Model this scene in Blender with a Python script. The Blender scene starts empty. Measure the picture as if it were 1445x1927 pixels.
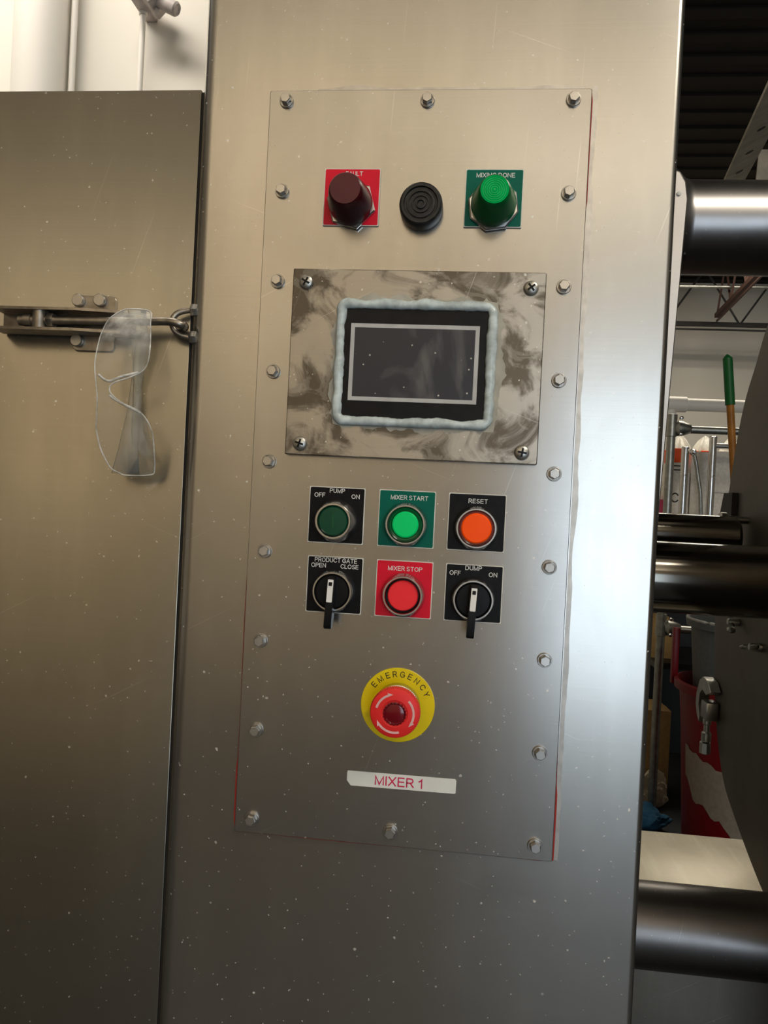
import bpy, bmesh, math, random
from mathutils import Vector, Matrix, noise as mnoise

random.seed(7)
PI = math.pi
SC = bpy.context.scene
COL = SC.collection

# ------------------------------------------------------------------ camera, light, exposure
cam_d = bpy.data.cameras.new('camera')
cam_d.sensor_fit = 'VERTICAL'
cam_d.sensor_height = 36.0
cam_d.lens = 36.0 * 1447.0 / 1927.0
cam_d.clip_start = 0.02
cam = bpy.data.objects.new('camera', cam_d)
COL.objects.link(cam)
RX, UP, FW = Vector((0.99317, 0.10541, 0.04994)), Vector((-0.05052, 0.00281, 0.99872)), Vector((-0.10514, 0.99442, -0.00811))
cam.matrix_world = Matrix.Translation((0.0487, -0.6437, 1.3672)) @ Matrix((RX, UP, -FW)).transposed().to_4x4()
SC.camera = cam

W = bpy.data.worlds.new('hall_air')
SC.world = W
W.use_nodes = True
W.node_tree.nodes['Background'].inputs[0].default_value = (1.0, 0.95, 0.88, 1)
W.node_tree.nodes['Background'].inputs[1].default_value = 0.03

def area(name, loc, target, sx, sy, power, color):
    d = bpy.data.lights.new(name, 'AREA')
    d.shape = 'RECTANGLE'; d.size = sx; d.size_y = sy; d.energy = power; d.color = color
    o = bpy.data.objects.new(name, d); COL.objects.link(o)
    o.location = loc
    o.rotation_euler = (Vector(target) - Vector(loc)).to_track_quat('-Z', 'Y').to_euler()
    return o
WARM = (1.0, 0.91, 0.77)
area('ceiling_lamp', (1.30, -1.25, 3.15), (0.3, -0.2, 1.0), 0.9, 0.35, 24, WARM)
area('added_uplight', (-0.3, -3.4, 2.3), (-0.3, -3.6, 4.0), 4.2, 1.0, 64, WARM)  # added lamp with no seen source, brightens the ceiling and wall mirrored in steel
area('ceiling_lamp', (-1.9, -3.5, 3.2), (-2.3, -5.0, 1.3), 1.8, 0.4, 28, WARM)  # added fill lamp, lifts the left wall that the column reflects
area('ceiling_lamp', (1.2, -3.6, 3.15), (1.2, -3.4, 0), 2.4, 0.5, 8, WARM)
area('ceiling_lamp', (-1.1, 0.25, 3.2), (-1.0, 0.6, 0), 1.4, 0.3, 30, (1, .93, .83))
area('ceiling_lamp', (1.6, 3.9, 3.2), (1.6, 4.0, 0), 1.2, 0.35, 34, (1, .9, .74))
area('doorway_daylight', (1.95, -4.95, 1.2), (1.4, 0, 1.1), 2.5, 2.3, 64, (0.72, 0.86, 1.0))

SC.view_settings.view_transform = 'Standard'
SC.view_settings.look = 'None'
SC.view_settings.gamma = 1.0
SC.view_settings.use_curve_mapping = False
SC.view_settings.exposure = 0.0
SC.cycles.caustics_reflective = False
SC.cycles.caustics_refractive = False
SC.cycles.sample_clamp_indirect = 3.0

# ------------------------------------------------------------------ materials
def nt(name):
    m = bpy.data.materials.new(name); m.use_nodes = True
    t = m.node_tree
    return m, t, t.nodes['Principled BSDF']

def plain(name, col, rough=0.5, metal=0.0, coat=0.0, emit=None, es=0.0, wear=0.12, scale=60.0, trans=0.0, ior=1.45, spec=0.4):
    m, t, b = nt(name)
    L = t.links.new
    tc = t.nodes.new('ShaderNodeTexCoord')
    n = t.nodes.new('ShaderNodeTexNoise'); n.inputs['Scale'].default_value = scale; n.inputs['Detail'].default_value = 5
    L(tc.outputs['Object'], n.inputs['Vector'])
    mr = t.nodes.new('ShaderNodeMapRange')
    mr.inputs['From Min'].default_value = 0.3; mr.inputs['From Max'].default_value = 0.7
    mr.inputs['To Min'].default_value = 1 - wear; mr.inputs['To Max'].default_value = 1 + wear
    L(n.outputs['Fac'], mr.inputs['Value'])
    mx = t.nodes.new('ShaderNodeVectorMath'); mx.operation = 'SCALE'
    mx.inputs[0].default_value = col[:3]
    L(mr.outputs['Result'], mx.inputs['Scale'])
    L(mx.outputs['Vector'], b.inputs['Base Color'])
    b.inputs['Specular IOR Level'].default_value = spec
    b.inputs['Roughness'].default_value = rough
    b.inputs['Metallic'].default_value = metal
    b.inputs['Coat Weight'].default_value = coat
    b.inputs['Coat Roughness'].default_value = 0.12
    b.inputs['Transmission Weight'].default_value = trans
    b.inputs['IOR'].default_value = ior
    if emit:
        b.inputs['Emission Color'].default_value = (*emit, 1); b.inputs['Emission Strength'].default_value = es
    return m

def steel(name, base=(0.47, 0.45, 0.415), rough=0.222, aniso=0.5, metal=0.94, specks=1.0, scratches=1.0, stain=0.0, grain=(2.0, 260.0), smudge=1.0, seed=0.0):
    """brushed stainless sheet; UV: u = height, v = across, in metres"""
    m, t, b = nt(name)
    N, L = t.nodes.new, t.links.new
    uv = N('ShaderNodeUVMap'); uv.uv_map = 'uv'
    def mapped(sx, sy, rot=0.0, off=0.0):
        mp = N('ShaderNodeMapping'); mp.inputs['Scale'].default_value = (sx, sy, 1); mp.inputs['Rotation'].default_value = (0, 0, rot)
        mp.inputs['Location'].default_value = (off + seed, off * 1.7 + seed, 0)
        L(uv.outputs['UV'], mp.inputs['Vector']); return mp.outputs['Vector']
    def noise(vec, scale, detail=4, rough=0.55, dist=0.0):
        n = N('ShaderNodeTexNoise'); n.noise_dimensions = '2D'; L(vec, n.inputs['Vector'])
        n.inputs['Scale'].default_value = scale; n.inputs['Detail'].default_value = detail
        n.inputs['Roughness'].default_value = rough; n.inputs['Distortion'].default_value = dist
        return n.outputs['Fac']
    def rng(v, a, c, lo, hi, smooth=False):
        r = N('ShaderNodeMapRange')
        if smooth: r.interpolation_type = 'SMOOTHSTEP'
        for k, x in zip(('From Min', 'From Max', 'To Min', 'To Max'), (a, c, lo, hi)): r.inputs[k].default_value = x
        L(v, r.inputs['Value']); return r.outputs['Result']
    def mth(op, a, c=None):
        q = N('ShaderNodeMath'); q.operation = op
        for i, x in enumerate((a, c)):
            if x is None: continue
            if isinstance(x, (int, float)): q.inputs[i].default_value = x
            else: L(x, q.inputs[i])
        return q.outputs[0]
    def mix(f, a, c):
        q = N('ShaderNodeMix'); q.data_type = 'RGBA'
        if isinstance(f, (int, float)): q.inputs['Factor'].default_value = f
        else: L(f, q.inputs['Factor'])
        for key, x in (('A', a), ('B', c)):
            s = [i for i in q.inputs if i.name == key and i.type == 'RGBA'][0]
            if isinstance(x, tuple): s.default_value = (*x, 1)
            else: L(x, s)
        return [o for o in q.outputs if o.type == 'RGBA'][0]
    raw = mapped(1, 1)
    gr = noise(mapped(grain[1], grain[0]), 2.6, 2)
    cloud = noise(raw, 5.5, 6, 0.6, 0.4)
    streak = noise(mapped(1.2, 9.0, 0, 3.1), 3.0, 5, 0.6)
    col = mix(rng(gr, 0.3, 0.7, 0, 1), tuple(c * 0.98 for c in base), tuple(min(1, c * 1.02) for c in base))
    col = mix(rng(cloud, 0.42, 0.75, 0, 0.30 * smudge, True), col, tuple(c * f for c, f in zip(base, (0.80, 0.78, 0.75))))
    col = mix(rng(streak, 0.45, 0.75, 0, 0.32 * smudge, True), col, tuple(min(1, c * 1.2) for c in base))
    met = None
    rg = mth('ADD', rng(cloud, 0.3, 0.75, rough, rough + (0.08 if rough > 0.28 else 0.035) * smudge), rng(gr, 0.3, 0.7, -0.004, 0.004))
    if stain > 0:
        st = noise(mapped(1.0, 0.8, 0.2, 1.3), 22.0, 7, 0.6, 0.7)
        sf = rng(st, 0.43, 0.60, 0, stain, True)
        col = mix(sf, col, (0.10, 0.08, 0.055)); rg = mth('ADD', rg, mth('MULTIPLY', sf, 0.12))
        pale = noise(mapped(1.0, 1.0, 0.9, 5.3), 30.0, 7, 0.65, 1.2)
        pf = rng(pale, 0.57, 0.61, 0, 0.30, True)
        col = mix(pf, col, (0.48, 0.45, 0.39)); rg = mth('ADD', rg, mth('MULTIPLY', pf, 0.15))
    mask = None
    if scratches > 0:
        for rot, off, th, sc in ((0.5, 2.0, 0.045, 9), (-0.35, 7.0, 0.04, 8), (1.25, 11.0, 0.045, 8), (1.52, 17.0, 0.04, 10)):
            v = N('ShaderNodeTexVoronoi'); v.voronoi_dimensions = '2D'; v.inputs['Scale'].default_value = sc
            mp = mapped(1, 1, rot, off)
            sq = N('ShaderNodeMapping'); sq.inputs['Scale'].default_value = (16.0, 0.14, 1); L(mp, sq.inputs['Vector'])
            L(sq.outputs['Vector'], v.inputs['Vector'])
            sep = N('ShaderNodeSeparateColor'); L(v.outputs['Color'], sep.inputs[0])
            g = mth('MULTIPLY', rng(v.outputs['Distance'], th * 0.3, th, 1, 0), rng(sep.outputs[0], 0.80, 0.95, 0, 0.6 * scratches))
            mask = g if mask is None else mth('MAXIMUM', mask, g)
        col = mix(mask, col, (0.72, 0.70, 0.67))
    if specks > 0:
        sm = None
        for sc, th, gate, off in ((26, 0.030, 0.50, 0.3), (60, 0.046, 0.78, 4.7), (110, 0.066, 0.80, 9.1)):
            wob = N('ShaderNodeTexNoise'); wob.inputs['Scale'].default_value = 300; L(raw, wob.inputs['Vector'])
            ad = N('ShaderNodeVectorMath'); ad.operation = 'MULTIPLY_ADD'
            L(wob.outputs['Color'], ad.inputs[0]); ad.inputs[1].default_value = (0.0024, 0.0024, 0); L(mapped(1, 1, 0.3 * off, off), ad.inputs[2])
            v = N('ShaderNodeTexVoronoi'); v.voronoi_dimensions = '2D'; v.inputs['Scale'].default_value = sc
            L(ad.outputs['Vector'], v.inputs['Vector'])
            sep = N('ShaderNodeSeparateColor'); L(v.outputs['Color'], sep.inputs[0])
            size = rng(sep.outputs[1], 0, 1, 0.35, 1.0)
            g = mth('MULTIPLY', mth('LESS_THAN', v.outputs['Distance'], mth('MULTIPLY', size, th)), mth('GREATER_THAN', sep.outputs[0], gate))
            g = mth('MULTIPLY', g, rng(sep.outputs[2], 0, 1, 0.35, 1.0))
            sm = g if sm is None else mth('MAXIMUM', sm, g)
        sm = mth('MULTIPLY', sm, 0.72 * specks)
        col = mix(sm, col, (0.86, 0.83, 0.77))
        L(mth('MULTIPLY', mth('SUBTRACT', 1.0, sm), metal), b.inputs['Metallic'])
    else:
        b.inputs['Metallic'].default_value = metal
    L(col, b.inputs['Base Color']); L(rg, b.inputs['Roughness'])
    b.inputs['Anisotropic'].default_value = aniso
    tg = N('ShaderNodeTangent'); tg.direction_type = 'UV_MAP'; tg.uv_map = 'uv'
    L(tg.outputs['Tangent'], b.inputs['Tangent'])
    bp = N('ShaderNodeBump'); bp.inputs['Strength'].default_value = 0.013; bp.inputs['Distance'].default_value = 0.002
    L(cloud, bp.inputs['Height']); L(bp.outputs['Normal'], b.inputs['Normal'])
    return m

M = {}
M['column'] = steel('brushed_column_steel', seed=0.0)
M['panel'] = steel('brushed_panel_steel', base=(0.44, 0.425, 0.40), rough=0.225, seed=3.3)
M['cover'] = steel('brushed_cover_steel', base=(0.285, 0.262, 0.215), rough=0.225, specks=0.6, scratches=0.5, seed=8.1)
M['stained'] = steel('stained_plate_steel', base=(0.45, 0.42, 0.375), rough=0.36, stain=0.85, seed=1.7, specks=1.0)
M['tube'] = steel('dull_tube_steel', base=(0.19, 0.18, 0.175), rough=0.33, aniso=0.0, specks=0.35, scratches=0.2, metal=1.0, seed=5.5)
M['tube_upper'] = steel('satin_tube_steel', base=(0.34, 0.325, 0.32), rough=0.30, aniso=0.0, specks=0.4, scratches=0.2, metal=1.0, seed=7.5)
M['tube_shiny'] = steel('polished_dark_tube', base=(0.20, 0.185, 0.16), rough=0.13, aniso=0.0, specks=0.1, scratches=0.1, metal=1.0, seed=5.1)
M['drum'] = steel('dull_drum_steel', base=(0.115, 0.105, 0.09), rough=0.48, aniso=0.0, specks=0.1, scratches=0.2, metal=0.9, seed=6.5)
M['shelf'] = steel('swirled_shelf_steel', base=(0.86, 0.80, 0.66), rough=0.42, aniso=0.0, specks=0.3, scratches=1.6, metal=0.7, smudge=2.2, seed=2.5)
M['plate_edge'] = steel('flange_steel', base=(0.46, 0.43, 0.40), rough=0.4, aniso=0.3, specks=0.3, scratches=0.4, seed=4.5)
M['bolt'] = plain('bolt_steel', (0.46, 0.44, 0.41), 0.33, 0.95)
M['chrome'] = plain('satin_chrome', (0.56, 0.55, 0.54), 0.22, 1.0, wear=0.08)
M['dark_steel'] = plain('dark_screw_steel', (0.28, 0.27, 0.25), 0.33, 1.0)
M['screw'] = plain('screw_steel', (0.42, 0.41, 0.38), 0.36, 0.95)
M['latch'] = plain('worn_latch_steel', (0.31, 0.275, 0.23), 0.36, 0.92, wear=0.25, scale=120)
M['gasket'] = plain('red_silicone_gasket', (0.36, 0.028, 0.02), 0.5)
M['red'] = plain('red_engraved_plastic', (0.74, 0.008, 0.032), 0.38, wear=0.08, spec=0.22)
M['green'] = plain('green_engraved_plastic', (0.0, 0.125, 0.085), 0.38, wear=0.08, spec=0.15)
M['black'] = plain('black_engraved_plastic', (0.007, 0.007, 0.008), 0.36, wear=0.3, scale=300, spec=0.15)
M['white_core'] = plain('white_engraved_core', (0.74, 0.72, 0.66), 0.5)
M['white_ink'] = plain('white_lettering', (0.82, 0.82, 0.80), 0.5, wear=0.04)
M['black_rubber'] = plain('dusty_black_plastic', (0.014, 0.014, 0.014), 0.42, wear=0.7, scale=260)
M['knob'] = plain('black_knob_plastic', (0.006, 0.006, 0.007), 0.33, wear=0.2, spec=0.22)
M['maroon'] = plain('dark_red_lens', (0.050, 0.003, 0.007), 0.28, coat=0.1, spec=0.3)
M['maroon_top'] = plain('dark_red_lens_top', (0.085, 0.008, 0.014), 0.35)
M['green_lens'] = plain('green_lens', (0.0, 0.14, 0.028), 0.3, coat=0.1, spec=0.25)
M['green_top'] = plain('lit_green_lens_top', (0.0, 0.26, 0.06), 0.25, emit=(0.0, 0.55, 0.12), es=0.22)
M['green_dark_cap'] = plain('dark_green_cap', (0.0, 0.058, 0.026), 0.35)
M['green_ring'] = plain('green_clear_ring', (0.0, 0.10, 0.030), 0.12, coat=0.5)
M['green_cap'] = plain('bright_green_cap', (0.0, 0.56, 0.14), 0.32, wear=0.03, emit=(0, .6, .14), es=0.16, spec=0.2)
M['orange_ring'] = plain('smoky_orange_ring', (0.22, 0.045, 0.035), 0.12, coat=0.5)
M['orange_cap'] = plain('orange_cap', (0.95, 0.085, 0.004), 0.32, wear=0.03, emit=(.9, .07, 0), es=0.16, spec=0.2)
M['stop_cap'] = plain('coral_red_cap', (0.98, 0.035, 0.045), 0.4, wear=0.03, spec=0.2)
M['yellow'] = plain('yellow_ring_plastic', (0.80, 0.62, 0.0), 0.4, wear=0.05)
M['black_ink'] = plain('black_lettering', (0.015, 0.013, 0.008), 0.5)
M['estop'] = plain('red_mushroom_plastic', (0.82, 0.030, 0.028), 0.42, wear=0.06, spec=0.3)
M['arrow'] = plain('pale_pink_arrow', (0.80, 0.48, 0.47), 0.5)
M['ruby'] = plain('ruby_lens', (0.16, 0.002, 0.008), 0.12, coat=0.6)
M['sealant'] = plain('bluish_clear_sealant', (0.52, 0.60, 0.61), 0.3, coat=0.3, wear=0.28, scale=130)
M['smear'] = plain('dried_sealant_smear', (0.40, 0.385, 0.33), 0.6, wear=0.2)
M['film'] = plain('pale_dried_film', (0.52, 0.49, 0.45), 0.42, 0.85, wear=0.15, scale=90)
M['bezel'] = plain('black_screen_bezel', (0.008, 0.008, 0.009), 0.38, wear=0.4, spec=0.2)
M['frame_grey'] = plain('grey_screen_border', (0.50, 0.50, 0.50), 0.45)
M['sticker'] = plain('white_label_tape', (0.78, 0.79, 0.76), 0.32, wear=0.03)
M['red_ink'] = plain('crimson_lettering', (0.60, 0.01, 0.08), 0.5)
M['wall'] = plain('white_wall_paint', (0.78, 0.74, 0.66), 0.7, wear=0.03, scale=3)
M['pipe_white'] = plain('white_pipe_paint', (0.84, 0.80, 0.73), 0.45, wear=0.03, scale=8)
M['cream'] = plain('cream_wall_paint', (0.74, 0.655, 0.52), 0.7, wear=0.03, scale=3)
M['floor'] = plain('grey_concrete_floor', (0.034, 0.037, 0.041), 0.6, wear=0.25, scale=4)
M['ceiling'] = plain('dark_brown_roof_deck', (0.012, 0.010, 0.0075), 0.9, wear=0.2, scale=6)
M['truss'] = plain('dark_red_truss_paint', (0.085, 0.045, 0.035), 0.6)
M['truss_dark'] = plain('black_truss_paint', (0.02, 0.018, 0.016), 0.6)
M['galv'] = plain('galvanised_pipe', (0.34, 0.34, 0.31), 0.38, 0.9, wear=0.2, scale=40)
M['strut'] = plain('pale_slotted_angle', (0.40, 0.36, 0.28), 0.6, wear=0.2, scale=20)
M['grip'] = plain('green_grip_plastic', (0.006, 0.11, 0.022), 0.45)
M['broom_wood'] = plain('orange_varnished_wood', (0.36, 0.14, 0.02), 0.4, wear=0.25, scale=20)
M['bin_red'] = plain('red_bin_plastic', (0.17, 0.002, 0.005), 0.42)
M['bin_grey'] = plain('grey_bin_plastic', (0.10, 0.11, 0.11), 0.5)
M['paper'] = plain('beige_torn_paper', (0.30, 0.25, 0.19), 0.8)
M['card'] = plain('tan_cardboard', (0.50, 0.33, 0.14), 0.8)
M['card_white'] = plain('white_carton', (0.70, 0.67, 0.62), 0.7)
M['card_red'] = plain('orange_red_carton', (0.75, 0.09, 0.015), 0.6, wear=0.3, scale=12)
M['crimson'] = plain('crimson_card', (0.35, 0.02, 0.06), 0.5)
M['blue'] = plain('blue_fabric', (0.02, 0.09, 0.17), 0.9)
M['cloth'] = plain('beige_cloth', (0.55, 0.48, 0.36), 0.9)
M['liner'] = plain('milky_plastic_liner', (0.80, 0.79, 0.72), 0.4)
M['device'] = plain('pinkish_grey_plastic', (0.52, 0.46, 0.44), 0.45)
M['led'] = plain('red_indicator', (0.8, 0.01, 0.05), 0.4, emit=(1, 0.02, 0.08), es=2.5)
M['dark_gap'] = plain('gap_shade_and_holes', (0.02, 0.017, 0.014), 0.7)  # black painted in for the shaded gap, also for the angle's holes

def screen_mat():
    m, t, b = nt('dark_touchscreen_glass')
    N, L = t.nodes.new, t.links.new
    tc = N('ShaderNodeTexCoord')
    def noise(scale, rot, sx, d=6):
        mp = N('ShaderNodeMapping'); mp.inputs['Rotation'].default_value = (0, rot, 0); mp.inputs['Scale'].default_value = (1, 1, sx)
        L(tc.outputs['Object'], mp.inputs['Vector'])
        n = N('ShaderNodeTexNoise'); n.inputs['Scale'].default_value = scale; n.inputs['Detail'].default_value = d; n.inputs['Distortion'].default_value = 0.8
        L(mp.outputs['Vector'], n.inputs['Vector']); return n.outputs['Fac']
    def rng(v, a, c, lo, hi):
        r = N('ShaderNodeMapRange')
        for k, x in zip(('From Min', 'From Max', 'To Min', 'To Max'), (a, c, lo, hi)): r.inputs[k].default_value = x
        L(v, r.inputs['Value']); return r.outputs['Result']
    a = rng(noise(26, 0.9, 0.45), 0.50, 0.80, 0, 0.30)
    v = N('ShaderNodeTexVoronoi'); v.inputs['Scale'].default_value = 170
    L(tc.outputs['Object'], v.inputs['Vector'])
    sep = N('ShaderNodeSeparateColor'); L(v.outputs['Color'], sep.inputs[0])
    d1 = rng(v.outputs['Distance'], 0.09, 0.15, 1, 0); d2 = rng(sep.outputs[0], 0.62, 0.66, 0, 1)
    mu = N('ShaderNodeMath'); mu.operation = 'MULTIPLY'; L(d1, mu.inputs[0]); L(d2, mu.inputs[1])
    mxx = N('ShaderNodeMath'); mxx.operation = 'MAXIMUM'; L(a, mxx.inputs[0]); L(mu.outputs[0], mxx.inputs[1])
    q = N('ShaderNodeMix'); q.data_type = 'RGBA'; L(mxx.outputs[0], q.inputs['Factor'])
    ca = [i for i in q.inputs if i.type == 'RGBA']
    ca[0].default_value = (0.013, 0.016, 0.028, 1); ca[1].default_value = (0.55, 0.53, 0.50, 1)
    L([o for o in q.outputs if o.type == 'RGBA'][0], b.inputs['Base Color'])
    b.inputs['Roughness'].default_value = 0.33
    return m
M['screen'] = screen_mat()

def lens_mat(name, haze, dusty, blend=0.28):
    """thin clear polycarbonate: transparent body, fresnel gloss, dusty haze near one end"""
    m = bpy.data.materials.new(name); m.use_nodes = True
    t = m.node_tree; t.nodes.clear(); N, L = t.nodes.new, t.links.new
    out = N('ShaderNodeOutputMaterial')
    tr = N('ShaderNodeBsdfTransparent'); tr.inputs[0].default_value = (0.93, 0.93, 0.91, 1)
    gl = N('ShaderNodeBsdfGlossy'); gl.inputs['Roughness'].default_value = 0.12
    df = N('ShaderNodeBsdfDiffuse'); df.inputs[0].default_value = (0.78, 0.77, 0.73, 1)
    lw = N('ShaderNodeLayerWeight'); lw.inputs['Blend'].default_value = blend
    m1 = N('ShaderNodeMixShader'); L(lw.outputs['Fresnel'], m1.inputs[0]); L(tr.outputs[0], m1.inputs[1]); L(gl.outputs[0], m1.inputs[2])
    tc = N('ShaderNodeTexCoord'); n = N('ShaderNodeTexNoise'); n.inputs['Scale'].default_value = 70; n.inputs['Detail'].default_value = 8
    L(tc.outputs['Object'], n.inputs['Vector'])
    sp = N('ShaderNodeSeparateXYZ'); L(tc.outputs['Object'], sp.inputs[0])
    g = N('ShaderNodeMapRange'); g.inputs['From Min'].default_value = 0.030; g.inputs['From Max'].default_value = 0.068
    g.inputs['To Min'].default_value = haze; g.inputs['To Max'].default_value = dusty; L(sp.outputs['Z'], g.inputs['Value'])
    mr = N('ShaderNodeMapRange'); mr.inputs['From Min'].default_value = 0.35; mr.inputs['From Max'].default_value = 0.7; mr.inputs['To Min'].default_value = 0.4; mr.inputs['To Max'].default_value = 1.5
    L(n.outputs['Fac'], mr.inputs['Value'])
    mu = N('ShaderNodeMath'); mu.operation = 'MULTIPLY'; mu.use_clamp = True; L(g.outputs[0], mu.inputs[0]); L(mr.outputs[0], mu.inputs[1])
    m2 = N('ShaderNodeMixShader'); L(mu.outputs[0], m2.inputs[0]); L(m1.outputs[0], m2.inputs[1]); L(df.outputs[0], m2.inputs[2])
    L(m2.outputs[0], out.inputs[0])
    return m
M['lens'] = lens_mat('clear_polycarbonate', 0.12, 0.55)
M['rim'] = lens_mat('clear_polycarbonate_rim', 0.75, 0.85)
M['temple'] = lens_mat('clear_polycarbonate_temple', 0.16, 0.2, 0.06)

# ------------------------------------------------------------------ mesh helpers
def finish(name, bm, mats, parent=None, loc=(0, 0, 0), sharp=35, rot=None):
    me = bpy.data.meshes.new(name)
    bmesh.ops.recalc_face_normals(bm, faces=bm.faces[:])
    uv = bm.loops.layers.uv.new('uv')
    for f in bm.faces:
        nx = abs(f.normal.x) > 0.8; nz = abs(f.normal.z) > 0.8
        for l in f.loops:
            c = l.vert.co
            l[uv].uv = (c.y, c.x) if nz else ((c.z, c.y) if nx else (c.z, c.x))
        f.smooth = True
    bm.to_mesh(me); bm.free()
    for m in (mats if isinstance(mats, (list, tuple)) else [mats]): me.materials.append(m)
    me.set_sharp_from_angle(angle=math.radians(sharp))
    return inst(name, me, parent, loc, rot)

def inst(name, me, parent=None, loc=(0, 0, 0), rot=None):
    o = bpy.data.objects.new(name, me); COL.objects.link(o)
    o.location = loc
    if rot: o.rotation_euler = rot
    if parent: o.parent = parent
    return o

def box(bm, a, c, bev=0.0, seg=2, mat=0):
    r = bmesh.ops.create_cube(bm, size=1.0)
    vs = r['verts']
    for v in vs:
        v.co = Vector([(a[i] + c[i]) / 2 + v.co[i] * (c[i] - a[i]) for i in range(3)])
    fs = list({f for v in vs for f in v.link_faces})
    for f in fs: f.material_index = mat
    if bev > 0:
        es = list({e for v in vs for e in v.link_edges})
        bmesh.ops.bevel(bm, geom=es, offset=bev, segments=seg, affect='EDGES', profile=0.5)
    return bm

def lathe(bm, prof, seg=48, axis='F', c=(0, 0, 0), mat=0, knurl=None, cap=(True, True)):
    """prof = [(radius, height)]; axis F: height runs towards -Y, Z: up, X: along +X.  knurl = {profile index: (count, depth)}"""
    rings = []
    for i, (r, h) in enumerate(prof):
        ring = []
        for k in range(seg):
            a = 2 * PI * k / seg
            rr = r
            if knurl and i in knurl: rr = r - (knurl[i] if k % 2 else 0)
            u, v = rr * math.cos(a), rr * math.sin(a)
            p = {'F': (u, -h, v), 'Z': (u, v, h), 'X': (h, u, v)}[axis]
            ring.append(bm.verts.new((c[0] + p[0], c[1] + p[1], c[2] + p[2])))
        rings.append(ring)
    mats = mat if isinstance(mat, (list, tuple)) else [mat] * (len(prof) + 1)
    for i in range(len(rings) - 1):
        for k in range(seg):
            f = bm.faces.new((rings[i][k], rings[i][(k + 1) % seg], rings[i + 1][(k + 1) % seg], rings[i + 1][k])); f.material_index = mats[i]
    if cap[0]: bm.faces.new(rings[0][::-1]).material_index = mats[0]
    if cap[1]: bm.faces.new(rings[-1]).material_index = mats[-1]
    return bm

def prism(bm, pts, h0, h1, axis='Y', mat=0, inset=0.0, topmat=None):
    """extrude a closed 2D outline.  axis Y: pts are (x,z), from y=h0 (back) to y=h1 (front); X: pts (y,z); Z: pts (x,y)"""
    def P(p, h): return {'Y': (p[0], h, p[1]), 'X': (h, p[0], p[1]), 'Z': (p[0], p[1], h)}[axis]
    a = [bm.verts.new(P(p, h0)) for p in pts]
    rows = [a]
    cx = sum(p[0] for p in pts) / len(pts); cy = sum(p[1] for p in pts) / len(pts)
    if inset:
        hm = h1 + (inset if h0 > h1 else -inset)
        rows.append([bm.verts.new(P(p, hm)) for p in pts])
        q = [(p[0] - math.copysign(inset, p[0] - cx) * (abs(p[0] - cx) > inset), p[1] - math.copysign(inset, p[1] - cy) * (abs(p[1] - cy) > inset)) for p in pts]
        rows.append([bm.verts.new(P(p, h1)) for p in q])
    else:
        rows.append([bm.verts.new(P(p, h1)) for p in pts])
    n = len(pts)
    for r0, r1 in zip(rows, rows[1:]):
        for k in range(n):
            bm.faces.new((r0[k], r0[(k + 1) % n], r1[(k + 1) % n], r1[k])).material_index = mat
    bm.faces.new(a[::-1]).material_index = mat
    bm.faces.new(rows[-1]).material_index = mat if topmat is None else topmat
    return bm

def rrect(x0, x1, z0, z1, r, n=5):
    o = []
    for cx, cz, a0 in ((x1 - r, z1 - r, 0), (x0 + r, z1 - r, 90), (x0 + r, z0 + r, 180), (x1 - r, z0 + r, 270)):
        for k in range(n + 1):
            a = math.radians(a0 + 90 * k / n); o.append((cx + r * math.cos(a), cz + r * math.sin(a)))
    return o

def tube(bm, path, rad, seg=12, closed=False, mat=0, flat=None):
    path = [Vector(p) for p in path]; n = len(path)
    rads = rad if isinstance(rad, (list, tuple)) else [rad] * n
    rings = []; prev = None
    for i, p in enumerate(path):
        a = path[(i - 1) % n] if (closed or i > 0) else p
        c = path[(i + 1) % n] if (closed or i < n - 1) else p
        t = (c - a).normalized()
        ref = Vector((0, 1, 0)) if abs(t.y) < 0.9 else Vector((0, 0, 1))
        u = t.cross(ref).normalized(); w = t.cross(u).normalized()
        fl = flat or 1.0
        rings.append([bm.verts.new(p + rads[i] * (u * math.cos(2 * PI * k / seg) + w * fl * math.sin(2 * PI * k / seg))) for k in range(seg)])
    for i in range(n if closed else n - 1):
        r0, r1 = rings[i], rings[(i + 1) % n]
        for k in range(seg):
            bm.faces.new((r0[k], r0[(k + 1) % seg], r1[(k + 1) % seg], r1[k])).material_index = mat
    if not closed:
        bm.faces.new(rings[0][::-1]).material_index = mat; bm.faces.new(rings[-1]).material_index = mat
    return bm

def smooth_path(pts, n=8, closed=False):
    out = []; m = len(pts); V = [Vector(p) for p in pts]
    for i in range(m if closed else m - 1):
        g = lambda k: V[k % m] if closed else V[max(0, min(m - 1, k))]
        p0, p1, p2, p3 = g(i - 1), g(i), g(i + 1), g(i + 2)
        for k in range(n):
            t = k / n
            out.append(0.5 * ((2 * p1) + (p2 - p0) * t + (2 * p0 - 5 * p1 + 4 * p2 - p3) * t * t + (3 * p1 - p0 - 3 * p2 + p3) * t ** 3))
    if not closed: out.append(V[-1])
    return out

def new(): return bmesh.new()

def thing(name, label, cat, loc=(0, 0, 0), group=None):
    o = bpy.data.objects.new(name, None); COL.objects.link(o)
    o.empty_display_size = 0.05; o.location = loc
    o['label'] = label; o['category'] = cat
    if group: o['group'] = group
    return o
def tag(o, label, cat, group=None):
    o['label'] = label; o['category'] = cat
    if group: o['group'] = group
    return o
def lab(o, label): o['label'] = label; return o
def struct(name, bm, m):
    o = finish(name, bm, m); o['kind'] = 'structure'; return o

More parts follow.
